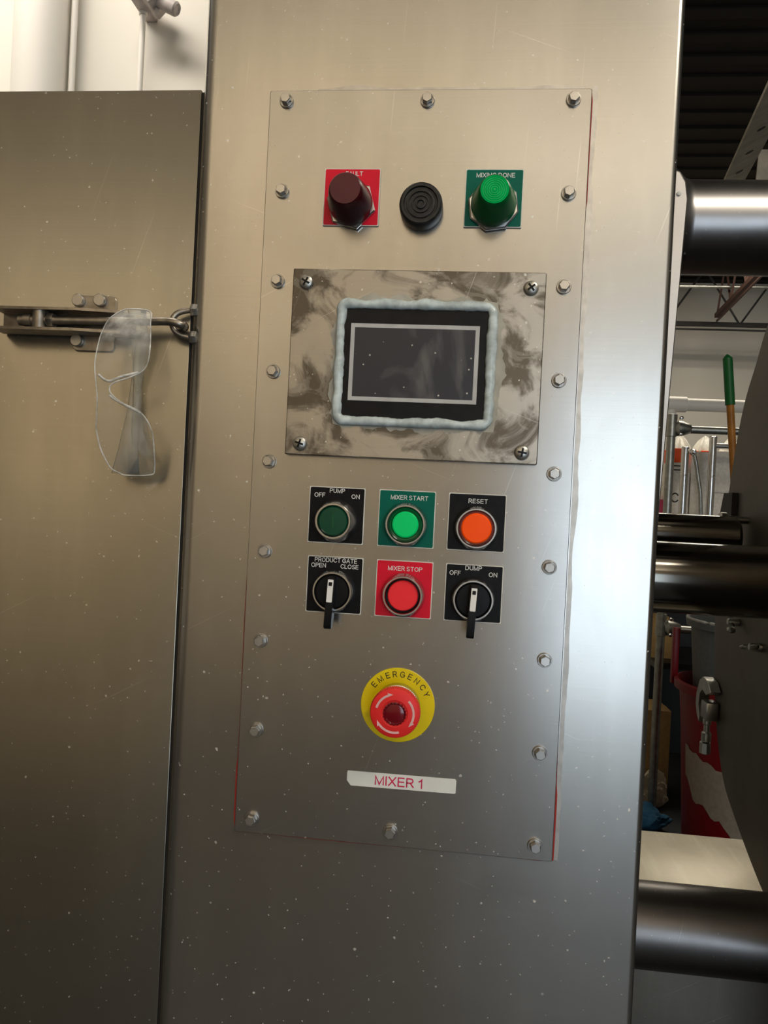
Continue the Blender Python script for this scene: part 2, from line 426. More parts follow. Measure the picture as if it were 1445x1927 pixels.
def arcp(cx, cy, rx, ry, a0, a1, n=12):
    return [(cx + rx * math.cos(math.radians(a0 + (a1 - a0) * k / n)), cy + ry * math.sin(math.radians(a0 + (a1 - a0) * k / n))) for k in range(n + 1)]
_P = [(0, 0), (0, 1), (.34, 1)] + arcp(.34, .74, .26, .26, 90, -90) + [(.34, .48), (0, .48)]
GLYPH = {
    'A': (.74, [[(0, 0), (.37, 1), (.74, 0)], [(.12, .34), (.62, .34)]]),
    'C': (.72, [arcp(.40, .5, .40, .5, 38, 322, 20)]),
    'D': (.68, [[(0, 0), (0, 1)] + arcp(.28, .5, .40, .5, 90, -90, 16) + [(0, 0)]]),
    'E': (.58, [[(.56, 1), (0, 1), (0, 0), (.58, 0)], [(0, .52), (.52, .52)]]),
    'F': (.54, [[(.54, 1), (0, 1), (0, 0)], [(0, .50), (.46, .50)]]),
    'G': (.76, [arcp(.40, .5, .40, .5, 42, 322, 20) + [(.76, .18), (.76, .47), (.42, .47)]]),
    'I': (.02, [[(.01, 0), (.01, 1)]]),
    'L': (.50, [[(0, 1), (0, 0), (.50, 0)]]),
    'M': (.78, [[(0, 0), (0, 1), (.39, .02), (.78, 1), (.78, 0)]]),
    'N': (.66, [[(0, 0), (0, 1), (.66, 0), (.66, 1)]]),
    'O': (.80, [arcp(.40, .5, .40, .5, 0, 360, 26)]),
    'P': (.60, [_P]),
    'R': (.64, [_P, [(.34, .48), (.64, 0)]]),
    'S': (.62, [arcp(.31, .745, .27, .255, 35, 270, 14) + arcp(.31, .245, .31, .245, 90, -150, 14)]),
    'T': (.66, [[(0, 1), (.66, 1)], [(.33, 1), (.33, 0)]]),
    'U': (.64, [[(0, 1), (0, .32)] + arcp(.32, .32, .32, .32, 180, 360, 12) + [(.64, 1)]]),
    'X': (.66, [[(0, 0), (.66, 1)], [(0, 1), (.66, 0)]]),
    'Y': (.66, [[(0, 1), (.33, .46), (.66, 1)], [(.33, .46), (.33, 0)]]),
    '1': (.28, [[(0, .74), (.14, .82), (.26, 1), (.26, 0)]]),
}
def letter_bm(bm, text, width, x, z, y, height=None, rot=0.0, weight=0.155, gap=0.27):
    """engraver's lettering: strokes of even weight, x z = middle of the word"""
    pen, strokes = 0.0, []
    for ch in text:
        if ch == ' ': pen += 0.30; continue
        w, ss = GLYPH[ch]
        for st in ss: strokes.append([(pen + p[0], p[1]) for p in st])
        pen += w + gap
    total = pen - gap
    sx = width / (total + weight); sz = height / (1 + weight) if height else sx
    ca, sa = math.cos(rot), math.sin(rot); hw = weight * min(sx, sz) / 2
    def V(p, dy):
        return bm.verts.new((x + p[0] * ca - p[1] * sa, y - dy, z + p[0] * sa + p[1] * ca))
    for si, st in enumerate(strokes):
        P = [((p[0] - total / 2) * sx, (p[1] - 0.5) * sz) for p in st]
        closed = math.dist(P[0], P[-1]) < 1e-6
        if closed: P = P[:-1]
        P = [p for i, p in enumerate(P) if i == 0 or math.dist(p, P[i - 1]) > 1e-6]
        n = len(P); rows = []
        for i in range(n):
            def dirv(a, c):
                l = math.dist(a, c) or 1; return ((c[0] - a[0]) / l, (c[1] - a[1]) / l)
            d0 = dirv(P[i - 1], P[i]) if (closed or i > 0) else None
            d1 = dirv(P[i], P[(i + 1) % n]) if (closed or i < n - 1) else None
            d0, d1 = d0 or d1, d1 or d0
            mx, my = -(d0[1] + d1[1]), d0[0] + d1[0]; l = math.hypot(mx, my) or 1; mx, my = mx / l, my / l
            k = hw / max(0.42, mx * -d1[1] + my * d1[0])
            ext = 0 if closed or 0 < i < n - 1 else hw * (-1 if i == 0 else 1)
            ex, ey = d1[0] * ext, d1[1] * ext
            dy = 0.00002 * (si % 5)
            rows.append((V((P[i][0] + mx * k + ex, P[i][1] + my * k + ey), dy), V((P[i][0] - mx * k + ex, P[i][1] - my * k + ey), dy)))
        for i in range(n if closed else n - 1):
            r0, r1 = rows[i], rows[(i + 1) % n]
            bm.faces.new((r0[0], r0[1], r1[1], r1[0]))

# ------------------------------------------------------------------ the hall
struct('floor', box(new(), (-6, -5.2, -0.1), (6, 6.2, 0)), M['floor'])
struct('ceiling_front', box(new(), (-6, -5.2, 3.35), (6, -0.3, 3.45)), M['cream'])
bm = new(); box(bm, (-6, -0.3, 3.35), (6, 6.2, 3.45))
for k in range(40):
    y = -0.2 + k * 0.155
    box(bm, (-6, y, 3.335), (6, y + 0.06, 3.35))
struct('ceiling', bm, M['ceiling'])
struct('wall_back', box(new(), (0.3, 6.0, 0), (6, 6.2, 3.35)), M['wall'])
struct('wall_behind_mixer', box(new(), (-6, 1.0, 0), (0.3, 1.15, 3.35)), M['wall'])
struct('wall_return', box(new(), (0.18, 1.15, 0), (0.3, 6.0, 3.35)), M['wall'])
struct('wall_left', box(new(), (-6.2, -5.2, 0), (-6, 1.0, 3.35)), M['wall'])
struct('wall_right', box(new(), (6, -5.2, 0), (6.2, 6.2, 3.35)), M['wall'])
bm = new()
box(bm, (-6, -5.2, 0), (0.7, -5.0, 3.35)); box(bm, (3.2, -5.2, 0), (6, -5.0, 3.35)); box(bm, (0.7, -5.2, 2.4), (3.2, -5.0, 3.35))
struct('wall_front', bm, M['cream'])

# ------------------------------------------------------------------ mixer: control column
XL, XR, DEPTH = -0.1970, 0.2055, 0.50
column = thing('control_tower', 'tall scratched stainless steel column carrying the control panel', 'machine column')
def column_outline():
    o = []
    def arc(cx, cy, r, a0, a1, n=8):
        for k in range(n + 1):
            a = math.radians(a0 + (a1 - a0) * k / n); o.append((cx + r * math.cos(a), cy + r * math.sin(a)))
    arc(XL + 0.013, 0.013, 0.013, 180, 270); arc(XR - 0.006, 0.006, 0.006, 270, 360)
    o.append((XR, DEPTH)); o.append((XL, DEPTH))
    return o
finish('column_shell', prism(new(), column_outline(), 0.0, 2.7, 'Z'), M['column'], column, sharp=60)
# flange plate behind the right edge, carrying the upper tube
fl = [(0.19, 1.70), (0.226, 1.700), (0.2345, 1.697), (0.240, 1.688), (0.2425, 1.672), (0.2315, 1.376), (0.226, 1.20), (0.19, 1.20)]
lab(finish('flange_plate', prism(new(), fl, 0.125, 0.11, 'Y', inset=0.001), M['plate_edge'], column), 'narrow pale steel flange edge showing behind the column')
bm = new(); lathe(bm, [(0.0022, 0), (0.0022, 0.001), (0.0015, 0.0014)], 16, c=(0.234, 0.11, 1.676))
finish('weld_dot', bm, M['white_core'], column)
bm = new(); lathe(bm, [(0.058, XR - 0.01), (0.058, 0.246), (0.049, 0.256), (0.0475, 0.262), (0.0475, 0.444)], 64, 'X', c=(0, 0.20, 1.6765))
lab(finish('upper_tube', bm, M['tube_upper'], column), 'thick dark steel tube running right from the flange')
bm = new(); lathe(bm, [(0.047, XR - 0.01), (0.047, 0.444)], 64, 'X', c=(0, 0.40, 1.2925))
lab(finish('lower_tube', bm, M['tube_shiny'], column), 'broad dark steel tube below the thinner tube')
bm = new(); lathe(bm, [(0.030, XR - 0.01), (0.030, 0.425), (0.026, 0.430)], 48, 'X', c=(0, 0.487, 1.347))
lab(finish('middle_tube', bm, M['tube_shiny'], column), 'thin dark steel tube just above the broad one')
# eye that takes the latch hook
EY = 0.004
bm = new(); tube(bm, smooth_path([(-0.186, EY, 1.5285), (-0.198, EY, 1.5285), (-0.2085, EY - 0.002, 1.525), (-0.2125, EY - 0.003, 1.5170), (-0.2085, EY - 0.002, 1.5085), (-0.198, EY, 1.5050), (-0.186, EY, 1.5050)], 6), 0.0026, 12)
eye = finish('latch_eye', bm, M['latch'], column)
for z in (1.5285, 1.5050):
    finish('nut', lathe(new(), [(0.0052, -0.1965), (0.0056, -0.1960), (0.0056, -0.1910), (0.0052, -0.1905)], 6, 'X', c=(0, EY, z)), M['bolt'], eye)

# ------------------------------------------------------------------ control panel
CZ = 1.4
panel = thing('control_board', 'bolted stainless control panel with lamps, screen and buttons labelled MIXER 1', 'control panel', (0, 0, CZ))
PX, PT, PB = 0.1337, 0.3142, -0.3172
# red gasket, squeezed out unevenly along the edges
pts = []
def edge(a, c, n, nx, nz):
    for k in range(n):
        t = k / n
        x, z = a[0] + (c[0] - a[0]) * t, a[1] + (c[1] - a[1]) * t
        d = 0.0002 + 0.0011 * max(-0.4, mnoise.noise(Vector((x * 14, z * 9, 3.2))))
        if nx > 0 and z > 0.22: d += 0.0010
        if z < -0.26: d += 0.0008
        if nx < 0 and z < -0.1: d += 0.0008
        if nz > 0: d -= 0.0004
        pts.append((x + nx * d, z + nz * d))
edge((PX, PB), (PX, PT), 70, 1, 0); edge((PX, PT), (-PX, PT), 30, 0, 1); edge((-PX, PT), (-PX, PB), 70, -1, 0); edge((-PX, PB), (PX, PB), 30, 0, -1)
lab(finish('gasket', prism(new(), pts, 0.0, -0.0014), M['gasket'], panel), 'thin red gasket squeezed out along the panel edges')
finish('panel_plate', prism(new(), rrect(-PX, PX, PB, PT, 0.0015, 2), -0.0014, -0.0042, inset=0.0005), M['panel'], panel)

fb = new(); fi, fo = [], []
for k in range(91):
    z = PB + (PT - PB + 0.004) * k / 90
    fi.append(fb.verts.new((PX + 0.0012, -0.00008, z))); fo.append(fb.verts.new((PX + 0.0050 + 0.0030 * mnoise.noise(Vector((0, 2.0, z * 22))) + 0.001 * mnoise.noise(Vector((0, 5.0, z * 90))), -0.00008, z)))
ti, to = [], []
for k in range(61):
    x = -PX * 0.7 + PX * 1.66 * k / 60
    ti.append(fb.verts.new((x, -0.00008, PT + 0.0008))); to.append(fb.verts.new((x, -0.00008, PT + 0.0040 + 0.0035 * mnoise.noise(Vector((x * 25, 3.0, 1))))))
for A_, B_ in ((fi, fo), (ti, to)):
    for k in range(len(A_) - 1): fb.faces.new((A_[k], A_[k + 1], B_[k + 1], B_[k]))
lab(finish('sealant_film', fb, M['film'], panel), 'pale dried film along the panel edge')

# hexagon bolts with washers
bm = new(); lathe(bm, [(0.0059, 0), (0.0060, 0.0014), (0.0056, 0.0020), (0.0051, 0.0020), (0.0048, 0.0006)], 32)
washer_me = finish('washer', bm, M['bolt']).data
bm = new(); lathe(bm, [(0.0043, 0.0004), (0.0044, 0.0021), (0.0044, 0.0064), (0.0039, 0.0070)], 6)
head_me = finish('bolt', bm, M['bolt']).data
for o in [o for o in COL.objects if o.name in ('washer', 'bolt')]: bpy.data.objects.remove(o)
spots = [(sx * 0.119, (4 - k) * 0.0762) for sx in (-1, 1) for k in range(9)] + [(0.0003, 0.3045), (-0.0002, -0.3045)]
for x, z in spots:
    b = inst('bolt', head_me, panel, (x, -0.0042, z), (random.uniform(-0.03, 0.03), random.uniform(0, PI / 3), random.uniform(-0.03, 0.03)))
    inst('washer', washer_me, b)

def legend(parent, w=0.0470, h=0.0470, mat='black', loc=(0, 0, 0), rad=0.0007):
    bm = new()
    prism(bm, rrect(-w / 2, w / 2, -h / 2, h / 2, rad, 3), 0, -0.0016, mat=0)
    prism(bm, rrect(-w / 2 + 0.0007, w / 2 - 0.0007, -h / 2 + 0.0007, h / 2 - 0.0007, rad * 1.6, 3), -0.0016, -0.0018, mat=1, topmat=1)
    return finish('legend_plate', bm, [M['white_core'], M[mat]], parent, loc)
def lettering(parent, items, mat='white_ink', y=-0.00195, name='lettering', height=0.0037):
    bm = new()
    for (s, w, x, z) in items: letter_bm(bm, s, w, x, z, y, height)
    return finish(name, bm, M[mat], parent)

def device(name, label, x, z):
    """one operator of the panel: an Empty on the panel face"""
    o = bpy.data.objects.new(name, None); COL.objects.link(o); o.empty_display_size = 0.02
    o.parent = panel; o.location = (x, -0.0042, z); o['label'] = label
    return o

# pilot lights
def pilot(label, x, plate, text, tw, tx, body, top, ringed):
    tr = 0.0122 if ringed else 0.0133
    d = device('pilot_light', label, x, 0.217)
    legend(d, 0.0472, 0.0478, plate, (plate_dx, 0, 0.0068))
    lettering(d, [(text, tw, tx, 0.0263 if text == 'FAULT' else 0.0256)])
    bm = new(); lathe(bm, [(0.0206, 0.0018), (0.0212, 0.0022), (0.0212, 0.0042), (0.0200, 0.0050)], 8 if ringed else 6)
    finish('hex_nut', bm, M['chrome'], d, rot=(0, 0.25, 0))
    prof = [(0.0183, 0.004), (0.0183, 0.010), (0.0176, 0.014), (tr + 0.0010, 0.031), (tr, 0.0345), (tr - 0.0012, 0.0362)]
    if ringed:
        r = tr - 0.0018
        while r > 0.002:
            prof += [(r, 0.0357), (r - 0.0006, 0.0364), (r - 0.0012, 0.0357)]; r -= 0.0016
        prof += [(0.0008, 0.0362)]
    else:
        prof += [(0.0100, 0.0361), (0.004, 0.0363)]
    bm = new(); lathe(bm, prof, 64, mat=[0 if i < 5 else 1 for i in range(len(prof) + 1)])
    finish('lens', bm, [M[body], M[top]], d)
    return d
plate_dx = -0.0002
pilot('dark red pilot lamp on the red FAULT plate', -0.0590, 'red', 'FAULT', 0.0145, 0.0012, 'maroon', 'maroon_top', False)
plate_dx = 0.0
pilot('green lit pilot lamp on the green MIXING DONE plate', 0.0587, 'green', 'MIXING DONE', 0.0315, 0.0008, 'green_lens', 'green_top', True)

# buzzer
d = device('buzzer', 'round black buzzer with concentric rings between the two lamps', -0.0001, 0.2145)
bm = new(); lathe(bm, [(0.0172, 0), (0.0178, 0.001), (0.0178, 0.011), (0.0172, 0.0136), (0.0160, 0.0146), (0.0140, 0.0146), (0.0134, 0.0128), (0.0118, 0.0126)], 64)
finish('housing', bm, M['black_rubber'], d)
bm = new(); lathe(bm, [(0.0118, 0.010), (0.0116, 0.0138), (0.0098, 0.0140), (0.0094, 0.0115), (0.0078, 0.0115), (0.0074, 0.0138), (0.0062, 0.0138), (0.0058, 0.0112), (0.0046, 0.0112), (0.0042, 0.0140), (0.0028, 0.0142), (0.0022, 0.0118), (0.0006, 0.0118)], 48)
finish('grille', bm, M['black_rubber'], d)

# push buttons
def bezel(d, tall=False, knurl=False):
    if tall: prof = [(0.0178, 0.0016), (0.0180, 0.004), (0.0176, 0.0065), (0.0164, 0.009), (0.0152, 0.0165), (0.0145, 0.0178), (0.0132, 0.0178), (0.0126, 0.0168), (0.0124, 0.011)]
    else: prof = [(0.0176, 0.0016), (0.0180, 0.003), (0.0180, 0.0062), (0.0170, 0.0085), (0.0165, 0.0115), (0.0160, 0.0126), (0.0149, 0.0126), (0.0144, 0.0116), (0.0140, 0.006)]
    bm = new(); lathe(bm, prof, 96, cap=(True, False), knurl={1: 0.0005, 2: 0.0005} if knurl else None)
    return finish('bezel', bm, M['chrome'], d, sharp=50)
def push(label, x, z, plate, texts, kind, ring=None, cap=None):
    d = device('push_button', label, x, z)
    legend(d, 0.0472, 0.0474, plate, (0, 0, plate_dz))
    lettering(d, texts)
    bezel(d, kind == 'tall')
    if kind == 'tall':
        bm = new(); lathe(bm, [(0.0126, 0.008), (0.0122, 0.0158), (0.0112, 0.0166), (0.003, 0.0168)], 48)
        c = finish('cap', bm, M[cap], d)
        bm = new(); box(bm, (-0.0005, -0.01695, -0.0055), (0.0005, -0.0166, 0.0055))
        finish('engraved_bar', bm, M['green_ring'], d)
    elif kind == 'lit':
        bm = new(); lathe(bm, [(0.0145, 0.006), (0.0142, 0.0108), (0.0126, 0.0122), (0.0117, 0.0118), (0.0112, 0.0100)], 64)
        finish('lens_ring', bm, M[ring], d)
        bm = new()
        for k in range(12):
            a = 2 * PI * k / 12
            lathe(bm, [(0.0009, 0.0100), (0.0008, 0.0121), (0.0004, 0.0125)], 8, c=(0.0129 * math.cos(a), 0, 0.0129 * math.sin(a)))
        r = 0.0107 if cap == 'green_cap' else 0.0122
        bm.free(); bm = new(); lathe(bm, [(r + 0.0004, 0.008), (r, 0.0124), (r - 0.001, 0.0132), (0.003, 0.0133)], 48)
        finish('cap', bm, M[cap], d)
    else:
        bm = new(); lathe(bm, [(0.0142, 0.0055), (0.0142, 0.0062), (0.0128, 0.0064)], 48)
        finish('dark_gap_ring', bm, M['knob'], d)  # black ring colours in the dark gap around the cap
        bm = new(); lathe(bm, [(0.0128, 0.006), (0.0126, 0.0092), (0.0118, 0.0102), (0.003, 0.0104)], 48)
        finish('cap', bm, M[cap], d)
    return d
Z1, Z2 = -0.0474, -0.1059
plate_dz = 0.0046
push('dark green push button on the black PUMP plate', -0.0588, Z1, 'black', [('PUMP', 0.0130, 0.0, 0.0252), ('OFF', 0.0092, -0.0148, 0.0212), ('ON', 0.0070, 0.0156, 0.0209)], 'tall', cap='green_dark_cap')
push('bright green push button on the green MIXER START plate', 0.0003, Z1, 'green', [('MIXER START', 0.0312, 0.0017, 0.0222)], 'lit', 'green_ring', 'green_cap')
push('orange push button on the black RESET plate', 0.0582, Z1, 'black', [('RESET', 0.0158, 0.0005, 0.0222)], 'lit', 'orange_ring', 'orange_cap')
push('red push button on the red MIXER STOP plate', 0.0010, Z2, 'red', [('MIXER STOP', 0.0286, 0.0003, 0.0216)], 'flat', cap='stop_cap')
# selector switches
def selector(label, x, texts, tilt):
    d = device('selector_switch', label, x, Z2)
    legend(d, 0.0472, 0.0474, 'black', (0, 0, plate_dz)); lettering(d, texts)
    bezel(d, knurl=True)
    bm = new(); lathe(bm, [(0.0143, 0.006), (0.0140, 0.0105), (0.0132, 0.0112), (0.003, 0.0114)], 48)
    finish('dial', bm, M['knob'], d)
    side = [(0.0125, 0.010), (0.0125, 0.0190), (0.0115, 0.0205), (-0.0060, 0.0225), (-0.0260, 0.0245), (-0.0290, 0.0235), (-0.0296, 0.0205), (-0.0288, 0.0165), (-0.0180, 0.0130), (-0.0120, 0.010)]
    bm = new(); front = []
    rows = []
    for sgn in (-1, 1):
        rows.append([bm.verts.new((sgn * (0.0030 if z > -0.007 else 0.0035 if z > -0.02 else 0.0031), -h, z)) for z, h in side])
    n = len(side)
    for k in range(n): bm.faces.new((rows[0][k], rows[0][(k + 1) % n], rows[1][(k + 1) % n], rows[1][k]))
    bm.faces.new(rows[0][::-1]); bm.faces.new(rows[1])
    bmesh.ops.bevel(bm, geom=[e for e in bm.edges], offset=0.0005, segments=2, affect='EDGES')
    lever = finish('lever', bm, M['knob'], d, rot=(0, tilt, 0))
    bm = new(); prism(bm, rrect(-0.0023, 0.0023, -0.0075, 0.0108, 0.0005, 2), 0, -0.0006)
    for v in bm.verts: v.co.y += -0.0206 - 0.0001 + (v.co.z - 0.0115) * 0.112
    st = finish('white_indicator', bm, M['white_ink'], d, rot=(0, tilt, 0))
    bm = new(); prism(bm, rrect(-0.0014, 0.0014, 0.0058, 0.0088, 0.0003, 2), 0, -0.0003)
    for v in bm.verts: v.co.y += -0.0213 + (v.co.z - 0.0115) * 0.112
    finish('indicator_window', bm, M['knob'], d, rot=(0, tilt, 0))
    return d
selector('black lever switch on the PRODUCT GATE plate', -0.0576, [('PRODUCT GATE', 0.0360, 0.0004, 0.0253), ('OPEN', 0.0126, -0.0141, 0.0206), ('CLOSE', 0.0152, 0.0122, 0.0206)], 0.02)
selector('black lever switch on the DUMP plate', 0.0586, [('DUMP', 0.0137, -0.0008, 0.0254), ('OFF', 0.0092, -0.0158, 0.0208), ('ON', 0.0070, 0.0152, 0.0208)], 0.045)

# emergency stop
d = device('emergency_stop', 'red mushroom emergency stop button on a round yellow plate', 0.0007, -0.1982)
bm = new(); lathe(bm, [(0.0309, 0), (0.0309, 0.0012), (0.0305, 0.0015)], 96)
lab(finish('legend_ring', bm, M['yellow'], d), 'round yellow EMERGENCY plate')
bm = new()
for ch, a in zip('EMERGENCY', (142.8, 127.7, 112, 98.6, 84.4, 69.9, 55.3, 40, 25.5)):
    r = 0.0259; aa = math.radians(a - 0.8)
    letter_bm(bm, ch, GLYPH[ch][0] * 0.0048 + 0.0006, r * math.cos(aa), r * math.sin(aa), -0.00165, height=0.0050, rot=aa - PI / 2)
finish('lettering', bm, M['black_ink'], d)
bm = new(); lathe(bm, [(0.0185, 0.0015), (0.0188, 0.003), (0.0178, 0.007), (0.0150, 0.008), (0.0135, 0.015)], 64)
finish('collar', bm, M['chrome'], d)
bm = new(); lathe(bm, [(0.0130, 0.013), (0.0185, 0.0155), (0.0203, 0.019), (0.0206, 0.0245), (0.0196, 0.0275), (0.0178, 0.0284), (0.0108, 0.0288), (0.0098, 0.0282)], 144, knurl={2: 0.0006, 3: 0.0006})
finish('mushroom_head', bm, M['estop'], d, sharp=25)
bm = new(); lathe(bm, [(0.0098, 0.026), (0.0096, 0.0290), (0.0088, 0.0294), (0.0074, 0.0284), (0.0066, 0.0286), (0.002, 0.0288)], 40, knurl={1: 0.0007, 2: 0.0007})
finish('jewel', bm, M['ruby'], d, sharp=20)
bm = new()
for a0, a1, tip in ((166, 112, 97), (45, -24, -41), (-74, -140, -157)):
    r, w, y = 0.0152, 0.0009, -0.02885
    inner, outer = [], []
    for k in range(13):
        a = math.radians(a0 + (a1 - a0) * k / 12)
        inner.append(bm.verts.new(((r - w) * math.cos(a), y, (r - w) * math.sin(a)))); outer.append(bm.verts.new(((r + w) * math.cos(a), y, (r + w) * math.sin(a))))
    for k in range(12): bm.faces.new((inner[k], inner[k + 1], outer[k + 1], outer[k]))
    a, t = math.radians(a1), math.radians(tip)
    bm.faces.new([bm.verts.new((q * math.cos(b), y - 0.00002, q * math.sin(b))) for q, b in ((r - w, a), (r + 2.6 * w, a), (r, t), (r - w, a - 0.02))])
finish('turn_arrows', bm, M['arrow'], d)

# name sticker
st = [(-0.0384, -0.2566), (-0.0390, -0.2580), (-0.0389, -0.2648), (-0.0355, -0.2690), (0.0515, -0.2684), (0.0524, -0.2676), (0.0525, -0.2574), (0.0516, -0.2562)]
s = lab(finish('name_sticker', prism(new(), st, -0.0042, -0.00445), M['sticker'], panel), 'white label strip with crimson MIXER 1 lettering')
lettering(s, [('MIXER 1', 0.0402, 0.0047, -0.2626)], 'red_ink', -0.0046, height=0.0079)

# display plate
d = device('display_unit', 'stained steel plate framing a dark touchscreen set in bluish sealant', 0.0, 0.0842)
HX, HZ = 0.1044, 0.0778
finish('display_plate', prism(new(), rrect(-HX, HX, -HZ, HZ, 0.001, 2), 0, -0.0068, inset=0.0007), M['stained'], d)
screw_bm = new(); lathe(screw_bm, [(0.0062, 0.0066), (0.0062, 0.0074), (0.0053, 0.0096), (0.0036, 0.0106), (0.001, 0.0109)], 32)
screw_me = finish('screw', screw_bm, M['screw'], d).data
bpy.data.objects.remove([o for o in COL.objects if o.data == screw_me][0])
slot_bm = new()
box(slot_bm, (-0.0036, -0.0112, -0.0008), (0.0036, -0.0098, 0.0008)); box(slot_bm, (-0.0008, -0.01121, -0.0036), (0.0008, -0.0099, 0.0036))  # raised black cross colours in the dark recess of the slot
for i, (x, z) in enumerate(((-0.0928, 0.0662), (0.0924, 0.0648), (0.0918, -0.0685), (-0.0916, -0.0684))):
    so = inst('screw', screw_me, d, (x, 0, z), (0, (0.5, 0.9, 0.15, 0.3)[i], 0))
finish('screw_slots', slot_bm, M['knob'], d)
slots = [o for o in COL.objects if o.name == 'screw_slots'][0]
smesh = slots.data; bpy.data.objects.remove(slots)
for o in [o for o in COL.objects if o.name.startswith('screw') and o.parent == d]:
    inst('screw_slot', smesh, d, o.location, o.rotation_euler)
finish('screen_bezel', prism(new(), rrect(-0.0595, 0.0605, -0.0455, 0.0470, 0.003, 3), -0.006, -0.0078), M['bezel'], d)
sx0, sx1, sz0, sz1 = -0.0531, 0.0529, -0.0309, 0.0329
bm = new()
o_, i_ = [(sx0, sz0), (sx1, sz0), (sx1, sz1), (sx0, sz1)], [(sx0 + .0033, sz0 + .0033), (sx1 - .0033, sz0 + .0033), (sx1 - .0033, sz1 - .0033), (sx0 + .0033, sz1 - .0033)]
for k in range(4):
    j = (k + 1) % 4
    q = [o_[k], o_[j], i_[j], i_[k]]
    prism(bm, q, -0.0078, -0.0082)
finish('screen_border', bm, M['frame_grey'], d)
finish('touchscreen', prism(new(), [(i_[0]), (i_[1]), (i_[2]), (i_[3])], -0.0078, -0.00805), M['screen'], d)
# sealant bead, gunned on unevenly
path, rad = [], []
loop = rrect(-0.0618, 0.0630, -0.0478, 0.0490, 0.006, 6)
L_ = []
for k in range(len(loop)):
    a, c = loop[k], loop[(k + 1) % len(loop)]
    n = max(1, int(math.dist(a, c) / 0.0022))
    for q in range(n): L_.append((a[0] + (c[0] - a[0]) * q / n, a[1] + (c[1] - a[1]) * q / n))
for x, z in L_:
    w = mnoise.noise(Vector((x * 110, z * 110, 1.0))); w2 = mnoise.noise(Vector((x * 300, z * 300, 5.0))); w3 = mnoise.noise(Vector((x * 60, z * 60, 9)))
    path.append((x + 0.0009 * w, -0.0080, z + 0.0009 * w3))
    rad.append(0.0040 + 0.0010 * w3 + 0.0006 * w2)
bm = new(); tube(bm, path, rad, 14, closed=True, flat=0.85)
lab(finish('sealant_bead', bm, M['sealant'], d, sharp=80), 'lumpy bluish sealant bead around the screen')
# feathered film of sealant smeared outside the bead
bm = new(); inner, outer = [], []
for k, (x, z) in enumerate(L_):
    cx, cz = (x - 0.0006), (z - 0.0006)
    l = math.hypot(cx / 0.062, cz / 0.048)
    w = abs(mnoise.noise(Vector((x * 40, z * 40, 7)))) + 0.5 * abs(mnoise.noise(Vector((x * 150, z * 150, 2))))
    e = 0.0035 + 0.0085 * w + (0.003 if x > 0.055 else 0)
    dx, dz = (0.75 if abs(x) > 0.0575 and (z > 0.0435 or z < -0.0425) else 1) * (1 if x > 0.0605 else -1 if x < -0.0595 else 0), (0.75 if abs(x) > 0.0575 and (z > 0.0435 or z < -0.0425) else 1) * (1 if z > 0.0465 else -1 if z < -0.0455 else 0)
    inner.append(bm.verts.new((x, -0.00690, z))); outer.append(bm.verts.new((x + dx * e, -0.00688, z + dz * e)))
n = len(inner)
for k in range(n): bm.faces.new((inner[k], inner[(k + 1) % n], outer[(k + 1) % n], outer[k]))
lab(finish('sealant_smear', bm, M['smear'], d), 'pale dried sealant smeared around the bead')

# ------------------------------------------------------------------ mixer: side cover with draw latch
cover = thing('side_cover', 'wide plain stainless cover left of the control column', 'machine cover')
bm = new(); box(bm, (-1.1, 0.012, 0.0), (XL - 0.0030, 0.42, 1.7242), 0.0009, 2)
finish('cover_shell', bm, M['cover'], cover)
bm = new(); box(bm, (XL - 0.0032, 0.0135, 0.02), (XL - 0.0001, 0.40, 1.7225))  # dark strip put in for the shade between cover and column
finish('edge_gap_shade', bm, M['dark_gap'], cover)
latch = bpy.data.objects.new('draw_latch', None); COL.objects.link(latch); latch.parent = cover; latch['label'] = 'steel draw latch hooked onto the column'
latch.empty_display_size = 0.03
LY = 0.012
bm = new(); prism(bm, rrect(-0.3066, -0.2680, 1.4918, 1.5408, 0.004, 4), LY, LY - 0.0025, inset=0.0004)
finish('mount_plate', bm, M['latch'], latch)
hb = new(); lathe(hb, [(0.0052, 0.0025), (0.0056, 0.003), (0.0056, 0.0058), (0.0048, 0.0068)], 20)
hb_me = finish('mount_bolt', hb, M['bolt'], latch, (-0.3022, LY, 1.5360)).data
for p in ((-0.2822, 1.5364), (-0.3018, 1.5003)): inst('mount_bolt', hb_me, latch, (p[0], LY, p[1]))
# channel lever: two flanges, web behind, closed nose
for z0, z1 in ((1.5222, 1.5245), (1.5046, 1.5070)):
    bm = new()
    sgn = 1 if z0 > 1.51 else -1
    pts_ = [(-0.3700, -0.010), (-0.3620, -0.013), (-0.2950, -0.013), (-0.2560, -0.006), (-0.2500, LY - 0.003), (-0.3720, LY - 0.003)]
    prism(bm, pts_, z0, z1, 'Z'); finish('channel_flange', bm, M['latch'], latch)
bm = new(); box(bm, (-0.372, LY - 0.0045, 1.506), (-0.250, LY - 0.0025, 1.5235), 0.0004); finish('channel_web', bm, M['latch'], latch)
bm = new(); lathe(bm, [(0.0066, 1.5072), (0.0066, 1.5222)], 24, 'Z', c=(-0.3298, -0.005, 0)); finish('trunnion', bm, M['latch'], latch)
bm = new(); lathe(bm, [(0.0062, -0.3220), (0.0066, -0.3215), (0.0066, -0.3170), (0.0062, -0.3165)], 6, 'X', c=(0, -0.005, 1.5145)); finish('lock_nut', bm, M['latch'], latch)
bm = new(); lathe(bm, [(0.0035, -0.3490), (0.0048, -0.3485), (0.0048, -0.3440), (0.0058, -0.3435), (0.0058, -0.3370), (0.004, -0.3365)], 12, 'X', c=(0, -0.005, 1.5142)); finish('end_nut', bm, M['latch'], latch)
